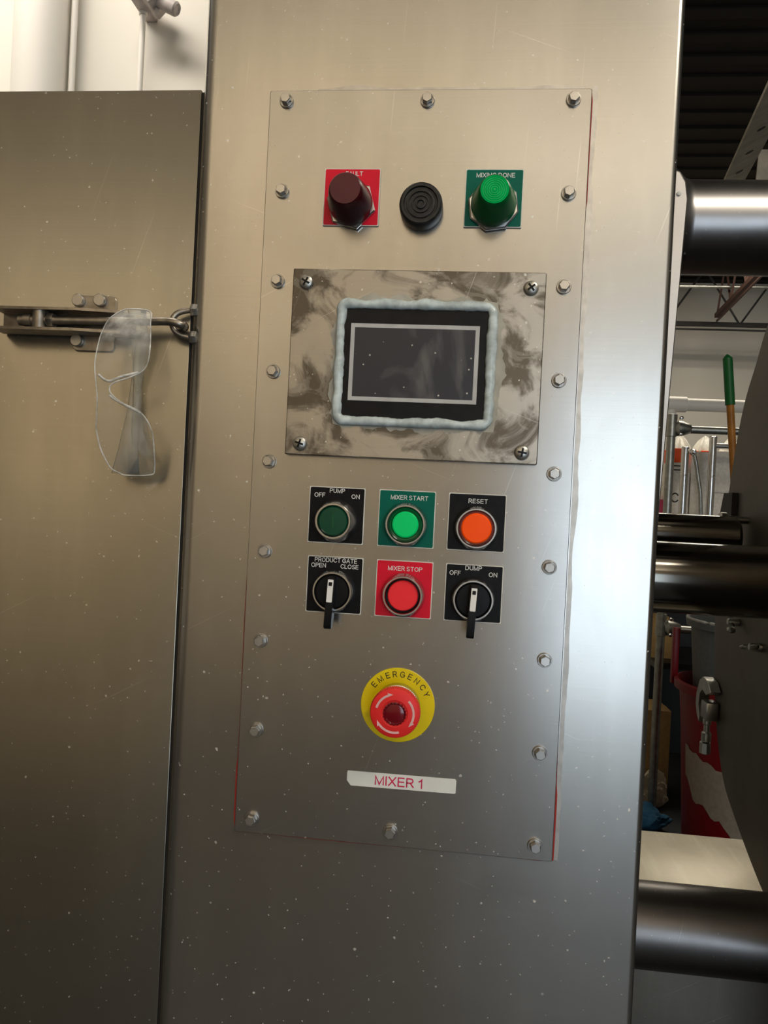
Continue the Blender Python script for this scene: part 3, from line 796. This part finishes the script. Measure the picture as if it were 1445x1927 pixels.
hp = [(-0.338, -0.005, 1.5143), (-0.30, -0.005, 1.5146), (-0.25, -0.006, 1.5150), (-0.2180, -0.006, 1.5160), (-0.2080, -0.0075, 1.5152), (-0.2020, -0.0065, 1.5138), (-0.2000, -0.002, 1.5132), (-0.2025, 0.003, 1.5130), (-0.2080, 0.0055, 1.5133)]
hp = smooth_path(hp, 6)
bm = new(); tube(bm, hp, [0.0040 if p.x < -0.25 else 0.0036 for p in hp], 16); finish('hook_rod', bm, M['latch'], latch)

# ------------------------------------------------------------------ safety glasses hanging on the hook rod
GZ = 1.453
glasses = thing('safety_glasses', 'clear plastic safety glasses hanging sideways from the latch rod', 'glasses', (-0.242, -0.03, GZ))
LL = [(1.5238, -0.2432), (1.5215, -0.2520), (1.5143, -0.2606), (1.503, -0.2642), (1.492, -0.2652), (1.4746, -0.2652), (1.4593, -0.2622), (1.4462, -0.2600), (1.4285, -0.2609), (1.4196, -0.2622), (1.4043, -0.2602), (1.393, -0.256), (1.387, -0.2525), (1.3835, -0.2450), (1.3822, -0.2400)]
RR = [(1.5238, -0.2432), (1.5226, -0.2265), (1.5108, -0.2232), (1.4935, -0.2198), (1.4795, -0.2190), (1.4715, -0.2205), (1.4667, -0.2245), (1.4618, -0.2330), (1.4576, -0.2440), (1.4540, -0.2480), (1.4488, -0.2468), (1.4413, -0.2372), (1.4343, -0.2225), (1.4202, -0.2150), (1.4018, -0.2148), (1.3886, -0.2163), (1.3836, -0.2200), (1.3822, -0.2400)]
def lerp(tab, z):
    for (z0, x0), (z1, x1) in zip(tab, tab[1:]):
        if z0 >= z >= z1:
            return x0 + (x1 - x0) * ((z0 - z) / (z0 - z1) if z0 > z1 else 0)
    return tab[-1][1]
def glass_y(x, z):
    t = (z - GZ) / 0.071
    return -0.036 + 0.022 * t * t + 9.0 * (x + 0.242) ** 2
zs = sorted({round(1.5238 - 0.1416 * k / 60, 5) for k in range(61)} | {z for z, _ in LL} | {z for z, _ in RR}, reverse=True)
bm = new(); grid = []
for z in zs:
    xl, xr = lerp(LL, z), lerp(RR, z)
    grid.append([bm.verts.new((xl + (xr - xl) * k / 10 + 0.242, glass_y(xl + (xr - xl) * k / 10, z) + 0.03, z - GZ)) for k in range(11)])
for r0, r1 in zip(grid, grid[1:]):
    for k in range(10):
        if len({tuple(v.co) for v in (r0[k], r0[k + 1], r1[k + 1], r1[k])}) == 4: bm.faces.new((r0[k], r0[k + 1], r1[k + 1], r1[k]))
bmesh.ops.remove_doubles(bm, verts=bm.verts[:], dist=1e-5)
finish('lens_shield', bm, M['lens'], glasses, sharp=80)
def gpath(tab): return [(x + 0.242, glass_y(x, z) + 0.0295, z - GZ) for z, x in tab]
rimpts = smooth_path(gpath(LL) + gpath(RR)[::-1][1:-1], 4, closed=True)
bm = new(); tube(bm, rimpts, 0.0006, 6, closed=True); finish('lens_rim', bm, M['rim'], glasses, sharp=80)
bm = new(); tube(bm, smooth_path(gpath([(1.4640, -0.2595), (1.4600, -0.2535), (1.4588, -0.2475), (1.4625, -0.2390), (1.4668, -0.2255)]), 5), 0.0011, 8)
tube(bm, smooth_path(gpath([(1.4470, -0.2478), (1.4430, -0.2420), (1.4375, -0.2300), (1.4338, -0.2228)]), 5), 0.0010, 8)
finish('nose_bridge', bm, M['rim'], glasses, sharp=80)
def temple(pts_, name='temple'):
    bm = new(); rows = [[bm.verts.new((x0 + 0.242, y + 0.03, z - GZ)), bm.verts.new((x1 + 0.242, y + 0.03, z - GZ))] for x0, x1, y, z in pts_]
    for a, c in zip(rows, rows[1:]): bm.faces.new((a[0], a[1], c[1], c[0]))
    o = finish(name, bm, M['temple'], glasses, sharp=80)
    md = o.modifiers.new('thick', 'SOLIDIFY'); md.thickness = 0.0018
    return o
temple([(-0.2440, -0.2285, -0.0165, 1.5225), (-0.2450, -0.2310, -0.004, 1.500), (-0.2448, -0.2375, 0.003, 1.465), (-0.2446, -0.2372, 0.003, 1.440), (-0.2438, -0.2330, 0.001, 1.420), (-0.2410, -0.2270, -0.001, 1.408), (-0.2330, -0.2238, -0.002, 1.4015), (-0.2290, -0.2205, -0.002, 1.3990)])
temple([(-0.2545, -0.2300, -0.0105, 1.3835), (-0.2530, -0.2360, -0.003, 1.405), (-0.2490, -0.2390, 0.003, 1.440), (-0.2475, -0.2415, 0.006, 1.475), (-0.2465, -0.2420, 0.007, 1.500)])

# ------------------------------------------------------------------ mixer: trough drum, base
drum = thing('mixing_drum', 'big dull grey rounded steel drum end right of the tubes', 'mixer drum')
arc = [(0.30, 1.72), (0.40, 1.68), (0.457, 1.637), (0.489, 1.594), (0.522, 1.552), (0.545, 1.507), (0.561, 1.46), (0.574, 1.416), (0.586, 1.385), (0.599, 1.34), (0.606, 1.29), (0.608, 1.24), (0.605, 1.19), (0.598, 1.14), (0.586, 1.09), (0.566, 1.04), (0.545, 1.005), (0.520, 0.979), (0.487, 0.960), (0.452, 0.942), (0.412, 0.923), (0.367, 0.905), (0.30, 0.885)]
out = [(0.18, 0.875), (0.05, 0.90), (-0.06, 0.95), (-0.16, 1.06), (-0.21, 1.22), (-0.21, 1.36), (-0.17, 1.50), (-0.08, 1.62), (0.05, 1.70), (0.20, 1.725)]
out += [tuple(p)[:2] for p in smooth_path([(a, c, 0) for a, c in arc], 3)]
bm = new(); prism(bm, [p for p in out], 0.445, 0.95, 'X', inset=0.0)
bmesh.ops.bevel(bm, geom=[e for e in bm.edges if len(e.link_faces) == 2 and abs(e.verts[0].co.x - 0.445) < 1e-5 and abs(e.verts[1].co.x - 0.445) < 1e-5], offset=0.004, segments=2, affect='EDGES')
finish('drum_shell', bm, M['drum'], drum)
bm = new(); prism(bm, [(0.535, 1.412), (0.572, 1.412), (0.584, 1.385), (0.588, 1.368), (0.535, 1.366)], 0.445, 0.437, 'X')
finish('tube_bracket', bm, M['truss_dark'], drum)
for y, z, r in ((0.49, 1.372, 0.010), (0.565, 1.368, 0.007)):
    bm = new(); lathe(bm, [(r * 0.6, 0.404 if r > 0.008 else 0.42), (r, 0.408 if r > 0.008 else 0.423), (r, 0.416 if r > 0.008 else 0.430), (r * 0.6, 0.418 if r > 0.008 else 0.431), (r * 0.5, 0.446)], 12, 'X', c=(0, y, z)); finish('bracket_bolt', bm, M['dark_steel'], drum)
bm = new(); box(bm, (0.50, 0.10, 0.0), (0.90, 0.42, 0.90)); finish('pedestal', bm, M['drum'], drum)
# wing nuts on the end face
for y, z, rot in ((0.505, 1.226, 0.3), (0.418, 1.205, -0.5)):
    bm = new(); lathe(bm, [(0.006, 0.446), (0.0055, 0.432), (0.004, 0.430)], 16, 'X')
    for s_ in (-1, 1):
        tube(bm, [(0.436, s_ * 0.005, s_ * 0.002), (0.432, s_ * 0.013, s_ * 0.005), (0.430, s_ * 0.020, s_ * 0.006), (0.430, s_ * 0.024, s_ * 0.006)], [0.004, 0.006, 0.0055, 0.002], 10, flat=0.5)
    finish('wing_nut', bm, M['galv'], drum, (0, y, z), rot=(rot, 0, 0))
# toggle clamp hanging at the far edge
clamp = bpy.data.objects.new('toggle_clamp', None); COL.objects.link(clamp); clamp.parent = drum; clamp['label'] = 'dull steel screw clamp on the drum edge'
oc = [(0.556, 1.112), (0.572, 1.124), (0.596, 1.127), (0.612, 1.119), (0.624, 1.098), (0.626, 1.078), (0.618, 1.062), (0.606, 1.054), (0.603, 1.064), (0.611, 1.080), (0.608, 1.100), (0.595, 1.108), (0.575, 1.104)]
finish('clamp_jaw', prism(new(), oc, 0.443, 0.428, 'X', inset=0.001), M['galv'], clamp)
bm = new(); box(bm, (0.425, 0.562, 1.066), (0.444, 0.590, 1.094), 0.003); finish('clamp_block', bm, M['dark_steel'], clamp)
bm = new(); lathe(bm, [(0.005, 1.030), (0.0072, 1.032), (0.0072, 1.044), (0.0045, 1.046), (0.0045, 1.056), (0.0060, 1.058), (0.0060, 1.064), (0.004, 1.066), (0.004, 1.075)], 16, 'Z', c=(0.433, 0.581, 0)); finish('clamp_screw', bm, M['galv'], clamp)
bm = new(); lathe(bm, [(0.003, 1.010), (0.0085, 1.012), (0.0085, 1.028), (0.005, 1.030)], 8, 'Z', c=(0.433, 0.584, 0)); finish('clamp_foot', bm, M['galv'], clamp)

base = thing('mixer_base', 'steel machine base with a bright brushed shelf and rounded front tube', 'machine base')
bm = new(); box(bm, (XR + 0.0005, 0.34, 0.876), (0.74, 0.5735, 0.8884), 0.001)
lab(finish('shelf_plate', bm, M['shelf'], base), 'bright swirl-brushed steel shelf')
bm = new(); lathe(bm, [(0.050, XR + 0.0005), (0.050, 0.443)], 64, 'X', c=(0, 0.340, 0.864)); finish('front_tube', bm, M['tube'], base)
bm = new(); box(bm, (XR + 0.0005, 0.318, 0.06), (0.443, 0.335, 0.835), 0.002); lab(finish('apron', bm, M['drum'], base), 'dark vertical steel apron below the tube')
bm = new(); box(bm, (XR + 0.0005, 0.335, 0.0), (0.443, 0.36, 0.84)); finish('base_frame', bm, M['dark_steel'], base)

# ------------------------------------------------------------------ wall behind the cover, upper left
bm = new(); lathe(bm, [(0.055, 0.0), (0.055, 3.31)], 40, 'Z', c=(-0.921, 0.944, 0))
tag(finish('downpipe', bm, M['pipe_white'], None), 'wide white painted vertical pipe on the wall above the cover', 'pipe')
bm = new(); lathe(bm, [(0.0068, 0.0), (0.0068, 3.31)], 16, 'Z', c=(-0.8575, 0.965, 0))
tag(finish('conduit', bm, M['pipe_white'], None), 'thin white conduit right beside the wide white pipe', 'conduit')
cd = thing('device_conduit', 'thin white conduit leading up to the grey wall device', 'conduit', (-0.7010, 0.965, 0))
bm = new(); lathe(bm, [(0.0062, 0.0), (0.0062, 2.425)], 16, 'Z'); finish('conduit_tube', bm, M['pipe_white'], cd)
bm = new(); lathe(bm, [(0.0085, 2.405), (0.0095, 2.41), (0.0095, 2.435), (0.0085, 2.44)], 16, 'Z'); finish('conduit_fitting', bm, M['pipe_white'], cd)
dv = thing('wall_device', 'pinkish grey wall device with a glowing red light and round lens', 'device', (-0.665, 0.93, 2.417))
bm = new(); box(bm, (-0.032, -0.03, -0.018), (0.022, 0.03, 0.030), 0.004, 3); finish('housing', bm, M['device'], dv, rot=(0, 0.75, 0))
bm = new(); lathe(bm, [(0.014, -0.02), (0.015, 0.0), (0.015, 0.020), (0.012, 0.024), (0.008, 0.021)], 28, 'X', c=(0.040, -0.005, 0)); finish('lens_barrel', bm, M['device'], dv, rot=(0, 0.45, 0))
bm = new(); lathe(bm, [(0.0026, 0), (0.0026, 0.0015), (0.0012, 0.0022)], 14, c=(0.002, -0.030, 0.011)); finish('indicator_light', bm, M['led'], dv)
bm = new(); box(bm, (-0.046, -0.012, -0.006), (-0.018, 0.069, 0.022), 0.003); finish('bracket', bm, M['device'], dv)
bm = new(); lathe(bm, [(0.004, -0.035), (0.005, -0.033), (0.005, -0.026), (0.004, -0.024)], 12, 'Z', c=(0.012, -0.004, 0)); finish('thumb_screw', bm, M['device'], dv)

# ------------------------------------------------------------------ hall beyond, right
def strip(bm, a, c, w, t, up=(0, 0, 1)):
    a, c = Vector(a), Vector(c); d_ = (c - a).normalized(); s_ = d_.cross(Vector(up)).normalized(); u = s_.cross(d_).normalized()
    vs = [[bm.verts.new(p + s_ * sx * w / 2 + u * sz * t / 2) for sx, sz in ((-1, -1), (1, -1), (1, 1), (-1, 1))] for p in (a, c)]
    for k in range(4): bm.faces.new((vs[0][k], vs[0][(k + 1) % 4], vs[1][(k + 1) % 4], vs[1][k]))
    bm.faces.new(vs[0][::-1]); bm.faces.new(vs[1])
sa = thing('slotted_angle', 'pale slotted steel angle slanting below the dark ceiling', 'strut')
A0, A1 = Vector((0.93, 2.30, 2.54)), Vector((0.655, 0.95, 2.30))
dirn = (A1 - A0).normalized()
bm = new(); strip(bm, A0 - dirn * 0.9, A1 + dirn * 0.5, 0.085, 0.006, up=(-0.35, -0.9, 0.2)); finish('angle_bar', bm, M['strut'], sa)
nrm = dirn.cross(dirn.cross(Vector((-0.35, -0.9, 0.2)))).normalized()
if nrm.dot(Vector((0.05, -0.64, 1.37)) - A0) < 0: nrm = -nrm
for t_ in (0.03, 0.25, 0.47, 0.69, 0.91, 1.13):
    p = A0 + dirn * t_
    bm = new(); lathe(bm, [(0.011, 0.0), (0.011, 0.0012), (0.006, 0.0013)], 14)
    o = finish('slot', bm, M['dark_gap'], sa, p + nrm * 0.003)
    o.rotation_euler = nrm.to_track_quat('-Y', 'Z').to_euler()
bm = new(); strip(bm, (0.99, 2.10, 2.40), (0.985, 2.05, 2.62), 0.045, 0.006, up=(0, -1, 0)); finish('gusset', bm, M['strut'], sa)

def truss(name, label, a, c, bays, mat, hgt=0.22):
    t = thing(name, label, 'roof truss', group='roof trusses under the ceiling')
    a, c = Vector(a), Vector(c)
    for nm, dz, w in (('top_chord', hgt, 0.05), ('bottom_chord', 0.0, 0.035), ('bottom_chord', -0.04, 0.012)):
        bm = new(); strip(bm, a + Vector((0, 0, dz)), c + Vector((0, 0, dz)), w, 0.03 if w > 0.02 else 0.012); finish(nm, bm, mat, t)
    for k in range(bays):
        p, q = a.lerp(c, k / bays), a.lerp(c, (k + 1) / bays); m_ = p.lerp(q, 0.5)
        for s_, e_ in ((p, m_ + Vector((0, 0, hgt))), (m_ + Vector((0, 0, hgt)), q)):
            bm = new(); strip(bm, s_, e_, 0.014, 0.014, up=(0.3, 1, 0.1)); finish('web_bar', bm, mat, t)
    return t
truss('roof_truss', 'dark open-web roof truss crossing in front of the white wall', (0.4, 5.4, 2.86), (4.2, 5.4, 2.86), 7, M['truss_dark'], 0.42)
truss('roof_truss', 'reddish open-web roof truss running towards the mixer under the ceiling', (1.83, 5.3, 2.90), (1.62, 2.6, 2.90), 7, M['truss'], 0.34)
bm = new(); tube(bm, [(0.4, 4.9, 2.86 + 0.13), (4.2, 4.9, 2.86 + 0.15)], 0.012, 10)
tag(finish('ceiling_conduit', bm, M['galv'], None), 'thin pale conduit crossing under the dark roof', 'conduit')

pv = thing('plastic_pipe', 'white plastic pipe with an elbow running level along the back', 'pipe', (0, 3.25, 0))
bm = new(); lathe(bm, [(0.031, 1.09), (0.031, 2.6)], 28, 'X', c=(0, 0, 1.934)); finish('pipe_run', bm, M['pipe_white'], pv)
bm = new(); lathe(bm, [(0.034, 0.96), (0.038, 0.962), (0.038, 1.092), (0.034, 1.094)], 28, 'X', c=(0, 0, 1.934)); finish('coupling', bm, M['pipe_white'], pv)
bm = new(); lathe(bm, [(0.026, 1.845), (0.026, 1.93)], 24, 'Z', c=(1.022, 0, 0)); finish('branch_elbow', bm, M['pipe_white'], pv)

gr = thing('guard_rail', 'galvanised pipe guard rail with clamp fittings behind the tubes', 'rail', (0.965, 3.0, 0))
bm = new(); lathe(bm, [(0.019, 0.0), (0.019, 1.845)], 24, 'Z', c=(0.002, 0, 0)); finish('post', bm, M['galv'], gr)
for z in (1.800, 0.885):
    bm = new(); lathe(bm, [(0.019, z - 0.052), (0.024, z - 0.05), (0.024, z + 0.05), (0.019, z + 0.052)], 20, 'Z', c=(0.002, 0, 0))
    lathe(bm, [(0.024, 0.015), (0.036, 0.03), (0.034, 0.05), (0.022, 0.085), (0.018, 0.088)], 20, 'X', c=(0, 0, z - 0.012)); f_ = finish('clamp_fitting', bm, M['galv'], gr)
    bm = new(); lathe(bm, [(0.0175, 0.05), (0.0175, 1.2)], 20, 'X', c=(0, 0, z - 0.016)); finish('rail', bm, M['galv'], gr)
    for q in (0.032, -0.040):
        bm = new(); lathe(bm, [(0.009, 0.0), (0.009, 0.012), (0.005, 0.014)], 6, c=(0.036, -0.025, z + q)); finish('set_screw', bm, M['chrome'], f_)

tb = thing('storage_table', 'long table carrying cartons and pails behind the rails', 'table', (1.7, 3.75, 0))
bm = new(); box(bm, (-0.64, -0.36, 1.34), (0.7, 0.30, 1.38), 0.004); finish('table_top', bm, M['card_white'], tb)
for sx in (-0.12, 0.62):
    for sy in (-0.26, 0.26):
        bm = new(); box(bm, (sx - 0.02, sy - 0.02, 0), (sx + 0.02, sy + 0.02, 1.34)); finish('leg', bm, M['galv'], tb)
bm = new(); box(bm, (-0.64, -0.30, 0.60), (0.7, 0.28, 0.63)); finish('under_shelf', bm, M['black_rubber'], tb)
bm = new(); box(bm, (-0.68, 0.28, 0.0), (0.7, 0.30, 1.335)); finish('added_dark_sheet', bm, M['black_rubber'], tb)  # dark sheet added to darken the space under the table
rk = thing('chrome_rack', 'chrome pipe rack with two upright posts in front of the cartons', 'rack', (0, 3.42, 1.38))
for x, h in ((1.147, 0.364), (1.281, 0.423)):
    bm = new(); lathe(bm, [(0.019, 0.0), (0.019, h - 0.003), (0.016, h)], 24, 'Z', c=(x, 0, 0)); p_ = finish('post', bm, M['chrome'], rk)
    bm = new(); lathe(bm, [(0.0192, 0.215), (0.0198, 0.216), (0.0198, 0.222), (0.0192, 0.223)], 24, 'Z', c=(x, 0, 0)); finish('post_ring', bm, M['chrome'], p_)
bm = new(); lathe(bm, [(0.015, 1.281), (0.015, 1.7)], 20, 'X', c=(0, 0, 0.375)); finish('arm', bm, M['chrome'], rk)
bm = new(); tube(bm, [(1.183, -0.02, 0.335), (1.196, -0.02, 0.29), (1.226, -0.02, 0.13), (1.235, -0.02, 0.0)], 0.010, 12); finish('brace', bm, M['galv'], rk)
bm = new(); lathe(bm, [(0.005, -0.018), (0.015, -0.010), (0.018, 0.0), (0.015, 0.010), (0.005, 0.018)], 16, c=(1.180, -0.02, 0.337)); finish('brace_knob', bm, M['chrome'], rk)

def carton(label, x0, x1, y0, z0, z1, m, dep=0.22, logo=None, flap=True):
    t = thing('carton', label, 'box', ((x0 + x1) / 2, y0, z0), 'cartons on the storage table' if z0 > 1 else 'cardboard boxes low behind the rail')
    w = (x1 - x0) / 2
    bm = new(); box(bm, (-w, 0, 0), (w, dep, z1 - z0), 0.002); finish('carton_body', bm, m, t)
    if flap:
        bm = new(); box(bm, (-w, -0.001, (z1 - z0) - 0.002), (w, dep * 0.48, (z1 - z0) + 0.002)); finish('flap', bm, m, t)
    if logo:
        bm = new(); letter_bm(bm, logo, 0.04, -0.01, (z1 - z0) * 0.45, -0.0015); finish('lettering', bm, M['black_ink'], t)
    return t
carton('white carton printed with a dark letter C behind the rail post', 1.10, 1.225, 3.60, 1.38, 1.620, M['card_white'], logo='C')
carton('narrow crimson carton at the left end of the table', 1.066, 1.096, 3.60, 1.38, 1.475, M['crimson'], 0.12, flap=False)
carton('small orange red carton on top of the striped carton', 1.125, 1.205, 3.60, 1.676, 1.752, M['card_red'], 0.15, flap=False)
st_ = thing('striped_carton', 'flat striped white carton under the orange red carton', 'box', (1.165, 3.60, 1.6225), 'cartons on the storage table')
bm = new(); box(bm, (-0.05, 0, 0), (0.05, 0.18, 0.053), 0.001); finish('carton_body', bm, M['card_white'], st_)
for k in range(2):
    bm = new(); box(bm, (-0.045, -0.001, 0.010 + 0.022 * k), (0.045, 0.0005, 0.017 + 0.022 * k)); finish('printed_stripe', bm, M['black_ink'], st_)
carton('tall white carton between the two chrome posts', 1.232, 1.335, 3.60, 1.38, 1.735, M['card_white'])
carton('white carton lying at the bottom right of the chrome rack', 1.342, 1.55, 3.60, 1.38, 1.52, M['card_white'])
carton('white carton stacked over another behind the broom', 1.342, 1.55, 3.605, 1.523, 1.742, M['card_white'])
def pail(label, x, rim):
    t = thing('lined_pail', label, 'pail', (x, 3.92, 1.38), 'lined pails on the storage table')
    bm = new(); lathe(bm, [(0.055, 0.0), (0.062, 0.37), (0.064, 0.372), (0.064, 0.385), (0.061, 0.387)], 32, 'Z'); finish('pail_body', bm, M[rim], t)
    bm = new(); seg = 40; prof = [(0.066, 0.372), (0.069, 0.385), (0.062, 0.405), (0.040, 0.440), (0.018, 0.462), (0.004, 0.47)]
    rings = []
    for r, h in prof:
        ring = []
        for k in range(seg):
            a = 2 * PI * k / seg; q = 0.86 * r * (1 + 0.16 * math.sin(7 * a + x * 40) * (h > 0.38) + 0.06 * math.sin(13 * a))
            ring.append(bm.verts.new((q * math.cos(a), q * math.sin(a), h + 0.008 * math.sin(5 * a + x * 9) * (h > 0.39))))
        rings.append(ring)
    for r0, r1 in zip(rings, rings[1:]):
        for k in range(seg): bm.faces.new((r0[k], r0[(k + 1) % seg], r1[(k + 1) % seg], r1[k]))
    bm.faces.new(rings[-1]); finish('liner', bm, M['liner'], t)
pail('pail with milky gathered liner beside the galvanised post', 1.250, 'card_white')
pail('red rimmed pail with milky liner between the chrome posts', 1.390, 'card_red')
pail('pail with milky liner partly hidden behind the broom handle', 1.530, 'card_white')

# broom
br = thing('broom', 'green gripped broom handle leaning behind the drum', 'broom', (0.0, 1.95, 0))
P0, P1 = Vector((0.865, 0, 1.913)), Vector((1.055, 0, 0.08))
dd = (P1 - P0).normalized()
def rod(name, r, h0, h1, mat, tip=False):
    n_ = [P0 + dd * (h0 + (h1 - h0) * k / 8) for k in range(9)]
    rr = [r] * 9
    if tip: n_ = [P0, P0 + dd * 0.006, P0 + dd * 0.014] + n_[1:]; rr = [0.0015, r * 0.6, r] + [r] * 8
    bm = new(); tube(bm, n_, rr, 16); finish(name, bm, mat, br)
rod('grip', 0.0152, 0, 0.165, M['grip'], True); rod('handle', 0.0118, 0.163, 1.80, M['broom_wood'])
bm = new(); box(bm, (0.91, -0.04, 0.0), (1.21, 0.04, 0.11), 0.01); finish('bristles', bm, M['black_rubber'], br)

# bins
bn = thing('red_bin', 'tall red plastic bin with torn beige paper stuck on its side', 'bin', (1.195, 2.50, 0))
bm = new(); lathe(bm, [(0.22, 0.0), (0.25, 0.55), (0.262, 0.70), (0.282, 0.705), (0.284, 0.735), (0.270, 0.740), (0.258, 0.70), (0.245, 0.55)], 56, 'Z', cap=(True, False)); finish('bin_body', bm, M['bin_red'], bn)
bm = new(); n_ = 15; rows = []
for k in range(n_ + 1):
    a = math.radians(188 + 62 * k / n_); zt = 0.500 - 0.0055 * k + 0.006 * math.sin(k * 1.9); zb = 0.33 - 0.0075 * k + 0.012 * math.sin(k * 1.3) - (0.0 if k < 11 else 0.02)
    if k < 3: zb += 0.05 * (3 - k) / 3
    rows.append([bm.verts.new(((0.22 + 0.03 * z / 0.55 + 0.0022) * math.cos(a), (0.22 + 0.03 * z / 0.55 + 0.0022) * math.sin(a), z)) for z in (zt, (zt + zb) / 2, zb)])
for a, c in zip(rows, rows[1:]):
    for j in range(2): bm.faces.new((a[j], a[j + 1], c[j + 1], c[j]))
lab(finish('torn_paper', bm, M['paper'], bn), 'torn beige paper')
bm = new(); box(bm, (-0.276, 0.10, 0.70), (-0.250, 0.13, 0.93), 0.005); finish('upright_lid', bm, M['bin_red'], bn)
gb = thing('grey_bin', 'dark grey plastic bin nested inside the red bin', 'bin', (1.200, 2.50, 0.35))
bm = new(); lathe(bm, [(0.19, 0.0), (0.235, 0.60), (0.252, 0.605), (0.256, 0.628), (0.244, 0.634), (0.230, 0.60), (0.185, 0.02)], 56, 'Z', cap=(True, True)); finish('bin_body', bm, M['bin_grey'], gb)
bm = new(); tube(bm, [(0.250 * math.cos(2 * PI * k / 56), 0.250 * math.sin(2 * PI * k / 56), 0.634) for k in range(56)], 0.006, 8, closed=True); finish('bin_rim', bm, plain('pale_bin_rim', (0.35, 0.35, 0.33), 0.4), gb)

carton('tan cardboard box standing low behind the galvanised post', 0.93, 1.098, 3.24, 0.0, 0.43, M['card'], 0.25)
carton('tan cardboard box on the low shelf under the table', 1.068, 1.175, 3.58, 0.63, 0.84, M['card'], 0.25)
def crumple(name, label, cat, c, sx, sy, sz, m, seed, kind=None):
    bm = new(); bmesh.ops.create_icosphere(bm, subdivisions=4, radius=1.0)
    for v in bm.verts:
        n1 = mnoise.noise(v.co * 1.7 + Vector((seed, 0, 0))); n2 = mnoise.noise(v.co * 4.5 + Vector((0, seed, 0)))
        k = 1 + 0.35 * n1 + 0.16 * n2
        v.co = Vector((v.co.x * sx * k, v.co.y * sy * k, max(0.0, (v.co.z * 0.5 + 0.45) * sz * k)))
    return tag(finish(name, bm, m, None, c, sharp=50), label, cat)
crumple('crumpled_cloth', 'crumpled beige cloth lying on the floor beside the red bin', 'cloth', (0.985, 3.13, 0.0), 0.085, 0.055, 0.17, M['cloth'], 3.0)
crumple('blue_cloth', 'dark blue cloth heaped on the floor in front of the beige cloth', 'cloth', (0.895, 2.86, 0.0), 0.10, 0.075, 0.10, M['blue'], 8.0)
